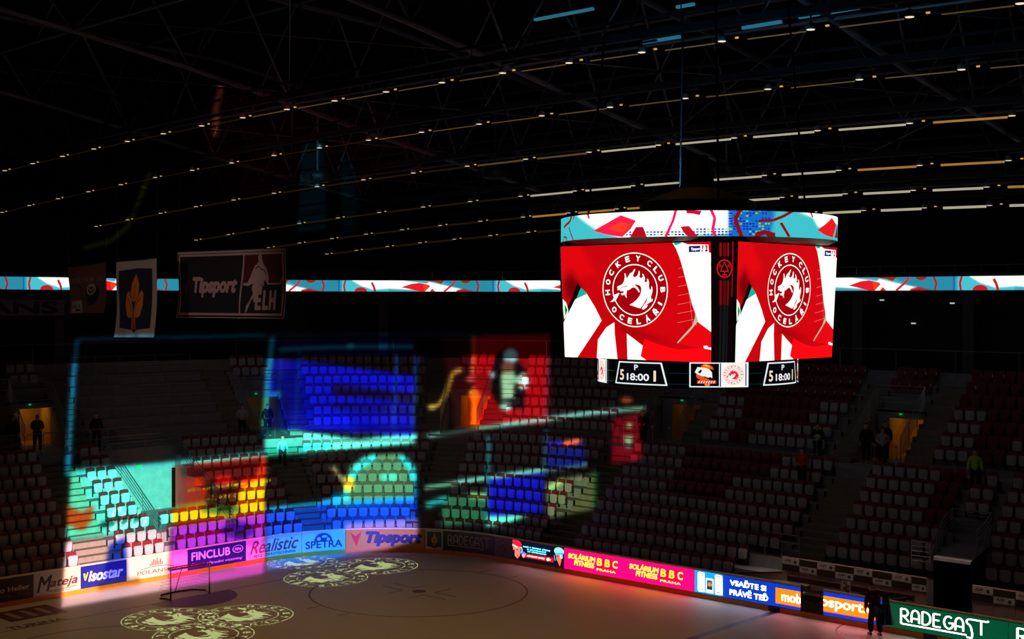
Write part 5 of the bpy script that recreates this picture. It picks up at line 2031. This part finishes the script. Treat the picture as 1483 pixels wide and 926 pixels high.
def pic_ghost():
    """screens mirrored in window glass, imitated as a picture thrown over the stands; drawn on a 1483x926 frame at half size"""
    cv = Cv(742, 463, (0, 0, 0))
    h = lambda *p: [(x / 2, y / 2) for x, y in p]
    pol = lambda pts, c, a=1: cv.poly(h(*pts), c, a)
    lin = lambda pts, w_, c, a=1: cv.line(h(*pts), w_ / 2, c, a)
    el = lambda x, y, rx, ry, c, a=1, rot=0: cv.ell(x / 2, y / 2, rx / 2, ry / 2, c, a, rot=rot)
    # roof reflections
    pol([(300, 135), (420, 132), (620, 200), (640, 262), (420, 290), (295, 290)], (36, 0, 6))
    cv.blur(8)
    pol([(436, 215), (470, 212), (475, 340), (430, 345)], (10, 60, 70))
    pol([(490, 215), (515, 250), (520, 340), (495, 345)], (8, 44, 52))
    lin([(320, 132), (313, 165), (312, 205)], 10, (190, 90, 50))
    lin([(218, 255), (200, 300), (185, 335), (160, 356), (120, 366)], 8, (80, 86, 14))
    # blue picture
    pol([(388, 527), (440, 531), (600, 552), (601, 640), (386, 628)], (0, 6, 150))
    pol([(386, 600), (500, 606), (520, 636), (386, 630)], (0, 14, 190))
    pol([(482, 564), (600, 578), (600, 592), (482, 580)], (4, 2, 40))
    pol([(482, 592), (600, 600), (600, 606), (482, 600)], (4, 2, 60))
    pol([(399, 500), (600, 498), (600, 520), (405, 523)], (0, 4, 60))
    # white wedge
    pol([(383, 630), (430, 631), (482, 640), (520, 645), (560, 640), (606, 638), (600, 651), (383, 670)], (90, 245, 210))
    pol([(383, 658), (480, 652), (480, 656), (383, 668)], (20, 220, 200))
    # lower left pictures
    pol([(103, 691), (385, 664), (385, 672), (252, 684), (250, 774), (96, 794)], (95, 240, 205))
    lin([(101, 696), (385, 667)], 6, (60, 220, 210))
    pol([(97, 742), (118, 752), (136, 742), (133, 765), (120, 780), (97, 770)], (190, 80, 30))
    lin([(146, 771), (205, 760)], 9, (0, 90, 70))
    pol([(252, 684), (385, 669), (384, 752), (250, 772)], (215, 180, 0))
    pol([(252, 684), (385, 669), (385, 700), (350, 716), (300, 735), (252, 740)], (205, 40, 0))
    pol([(262, 686), (382, 672), (370, 700), (330, 705), (296, 700), (262, 700)], (70, 0, 0))
    pol([(296, 702), (350, 700), (342, 745), (300, 750)], (60, 20, 6))
    el(325, 705, 14, 7, (190, 20, 10))
    el(320, 748, 30, 6, (60, 110, 40))
    pol([(96, 796), (246, 775), (245, 866), (88, 893)], (225, 176, 178))
    pol([(158, 800), (182, 788), (186, 850), (150, 852)], (20, 50, 150))
    lin([(142, 862), (203, 851)], 9, (70, 84, 50))
    pol([(249, 774), (385, 752), (383, 842), (245, 866)], (150, 40, 175))
    pol([(249, 815), (384, 800), (383, 842), (245, 866)], (215, 70, 190))
    el(345, 778, 24, 12, (60, 10, 130))
    lin([(288, 838), (340, 829)], 10, (110, 80, 110))
    pol([(386, 748), (604, 716), (604, 792), (560, 806), (386, 838)], (0, 60, 200))
    pol([(386, 790), (500, 775), (500, 815), (386, 838)], (0, 110, 215))
    pol([(500, 768), (606, 760), (606, 792), (560, 806), (500, 812)], (110, 96, 190))
    pol([(480, 726), (604, 708), (604, 735), (480, 745)], (0, 130, 200))
    lin([(386, 748), (604, 718)], 5, (0, 170, 200))
    # vertical bars
    lin([(112, 500), (106, 560), (101, 640), (98, 700)], 8, (16, 120, 160))
    lin([(108, 500), (385, 493)], 5, (16, 120, 150))
    lin([(385, 493), (800, 491)], 4, (10, 50, 74))
    lin([(395, 495), (388, 560), (382, 640)], 9, (30, 140, 180))
    lin([(403, 514), (440, 512), (505, 510), (600, 510)], 5, (24, 150, 165))
    el(508, 509, 6, 4, (60, 200, 200))
    for x in (404, 430, 572, 600):
        lin([(x + 4, 516), (x - 2, 632)], 3, (10, 60, 150))
    lin([(390, 580), (410, 579)], 8, (20, 120, 190))
    # dome
    pol([(508, 682), (530, 668), (580, 665), (600, 690), (600, 728), (505, 735), (498, 745), (496, 720)], (64, 120, 80))
    lin([(500, 735), (508, 700), (522, 682), (545, 670)], 11, (40, 200, 190))
    lin([(580, 670), (596, 684), (601, 706)], 10, (30, 190, 190))
    el(505, 710, 8, 12, (220, 220, 50))
    lin([(480, 684), (490, 696), (500, 708)], 7, (110, 110, 70))
    el(565, 700, 14, 6, (60, 190, 150))
    # red picture with the pale figure
    pol([(683, 494), (797, 491), (795, 622), (690, 628)], (150, 0, 8))
    pol([(640, 494), (683, 494), (688, 628), (660, 628)], (40, 0, 4))
    pol([(720, 520), (735, 512), (762, 545), (760, 600), (725, 600), (712, 575), (712, 550)], (6, 4, 8))
    el(740, 523, 11, 11, (170, 240, 235))
    el(736, 540, 10, 10, (120, 70, 50))
    pol([(726, 548), (746, 546), (745, 585), (727, 587)], (180, 240, 205))
    lin([(742, 556), (762, 562)], 9, (150, 235, 215))
    el(758, 560, 9, 12, (200, 245, 225))
    el(733, 597, 9, 6, (150, 240, 220))
    el(713, 551, 4, 5, (200, 220, 220))
    lin([(686, 494), (685, 552)], 6, (190, 80, 40))
    el(682, 557, 7, 4, (255, 90, 90))
    pol([(686, 566), (698, 580), (692, 588), (693, 628), (682, 628), (684, 590), (678, 578)], (255, 110, 20))
    lin([(622, 599), (634, 596), (644, 584), (652, 560), (656, 548), (668, 543)], 6, (225, 175, 60))
    el(626, 598, 7, 4, (235, 215, 100))
    lin([(796, 492), (790, 622)], 5, (120, 30, 50))
    lin([(620, 640), (700, 628), (860, 606), (935, 600)], 6, (130, 210, 190))
    lin([(615, 716), (700, 702), (850, 681)], 6, (110, 210, 180))
    lin([(708, 640), (706, 772)], 6, (16, 90, 100))
    lin([(792, 630), (788, 700)], 4, (20, 80, 100))
    pol([(709, 704), (788, 694), (787, 752), (708, 758)], (0, 8, 150))
    pol([(706, 757), (768, 756), (740, 766), (706, 773)], (90, 240, 190))
    pol([(793, 662), (848, 650), (848, 682), (793, 690)], (0, 16, 90))
    lin([(792, 654), (816, 651)], 7, (40, 30, 200))
    lin([(816, 652), (842, 647)], 7, (250, 110, 60))
    pol([(640, 728), (704, 722), (704, 766), (640, 772)], (24, 80, 50))
    lin([(617, 742), (632, 736), (648, 731)], 10, (30, 170, 180))
    lin([(680, 726), (706, 729)], 8, (120, 200, 120))
    pol([(792, 706), (866, 694), (862, 748), (792, 762)], (90, 100, 66))
    lin([(792, 718), (804, 713), (816, 704)], 7, (150, 210, 120))
    lin([(864, 690), (862, 745)], 4, (10, 90, 40))
    pol([(888, 615), (930, 605), (930, 676), (886, 682)], (110, 0, 14))
    el(912, 625, 4, 4, (180, 240, 190))
    pol([(904, 640), (918, 640), (914, 658), (907, 658)], (150, 200, 160))
    el(908, 588, 9, 5, (160, 70, 40))
    cv.blur(1.2)
    # lettering that stays crisp
    cv.text('Sport', 77, 374, 118, 396, (240, 250, 240), .0, .5, slope=-.16, outline=1)
    cv.text('zítra vám nabídneme vybrané', 136, 358, 196, 362, (240, 220, 20), .02, slope=-.12)
    cv.text('zápasy extraligy', 150, 364, 192, 368, (240, 200, 20), .02, slope=-.12)
    return cv


GAIN = 1.0
GP = 9e5
gh = pic_ghost()
up_ = .3
# added lamp imitates the window reflection, centred on the camera's optical axis
projector('reflection_projector', gh, tuple(EYE + VU * up_), ROT, 1483 / FPX, GP, GAIN, 48, .5, .5 + (457.5 - 463) / 926 * -1)
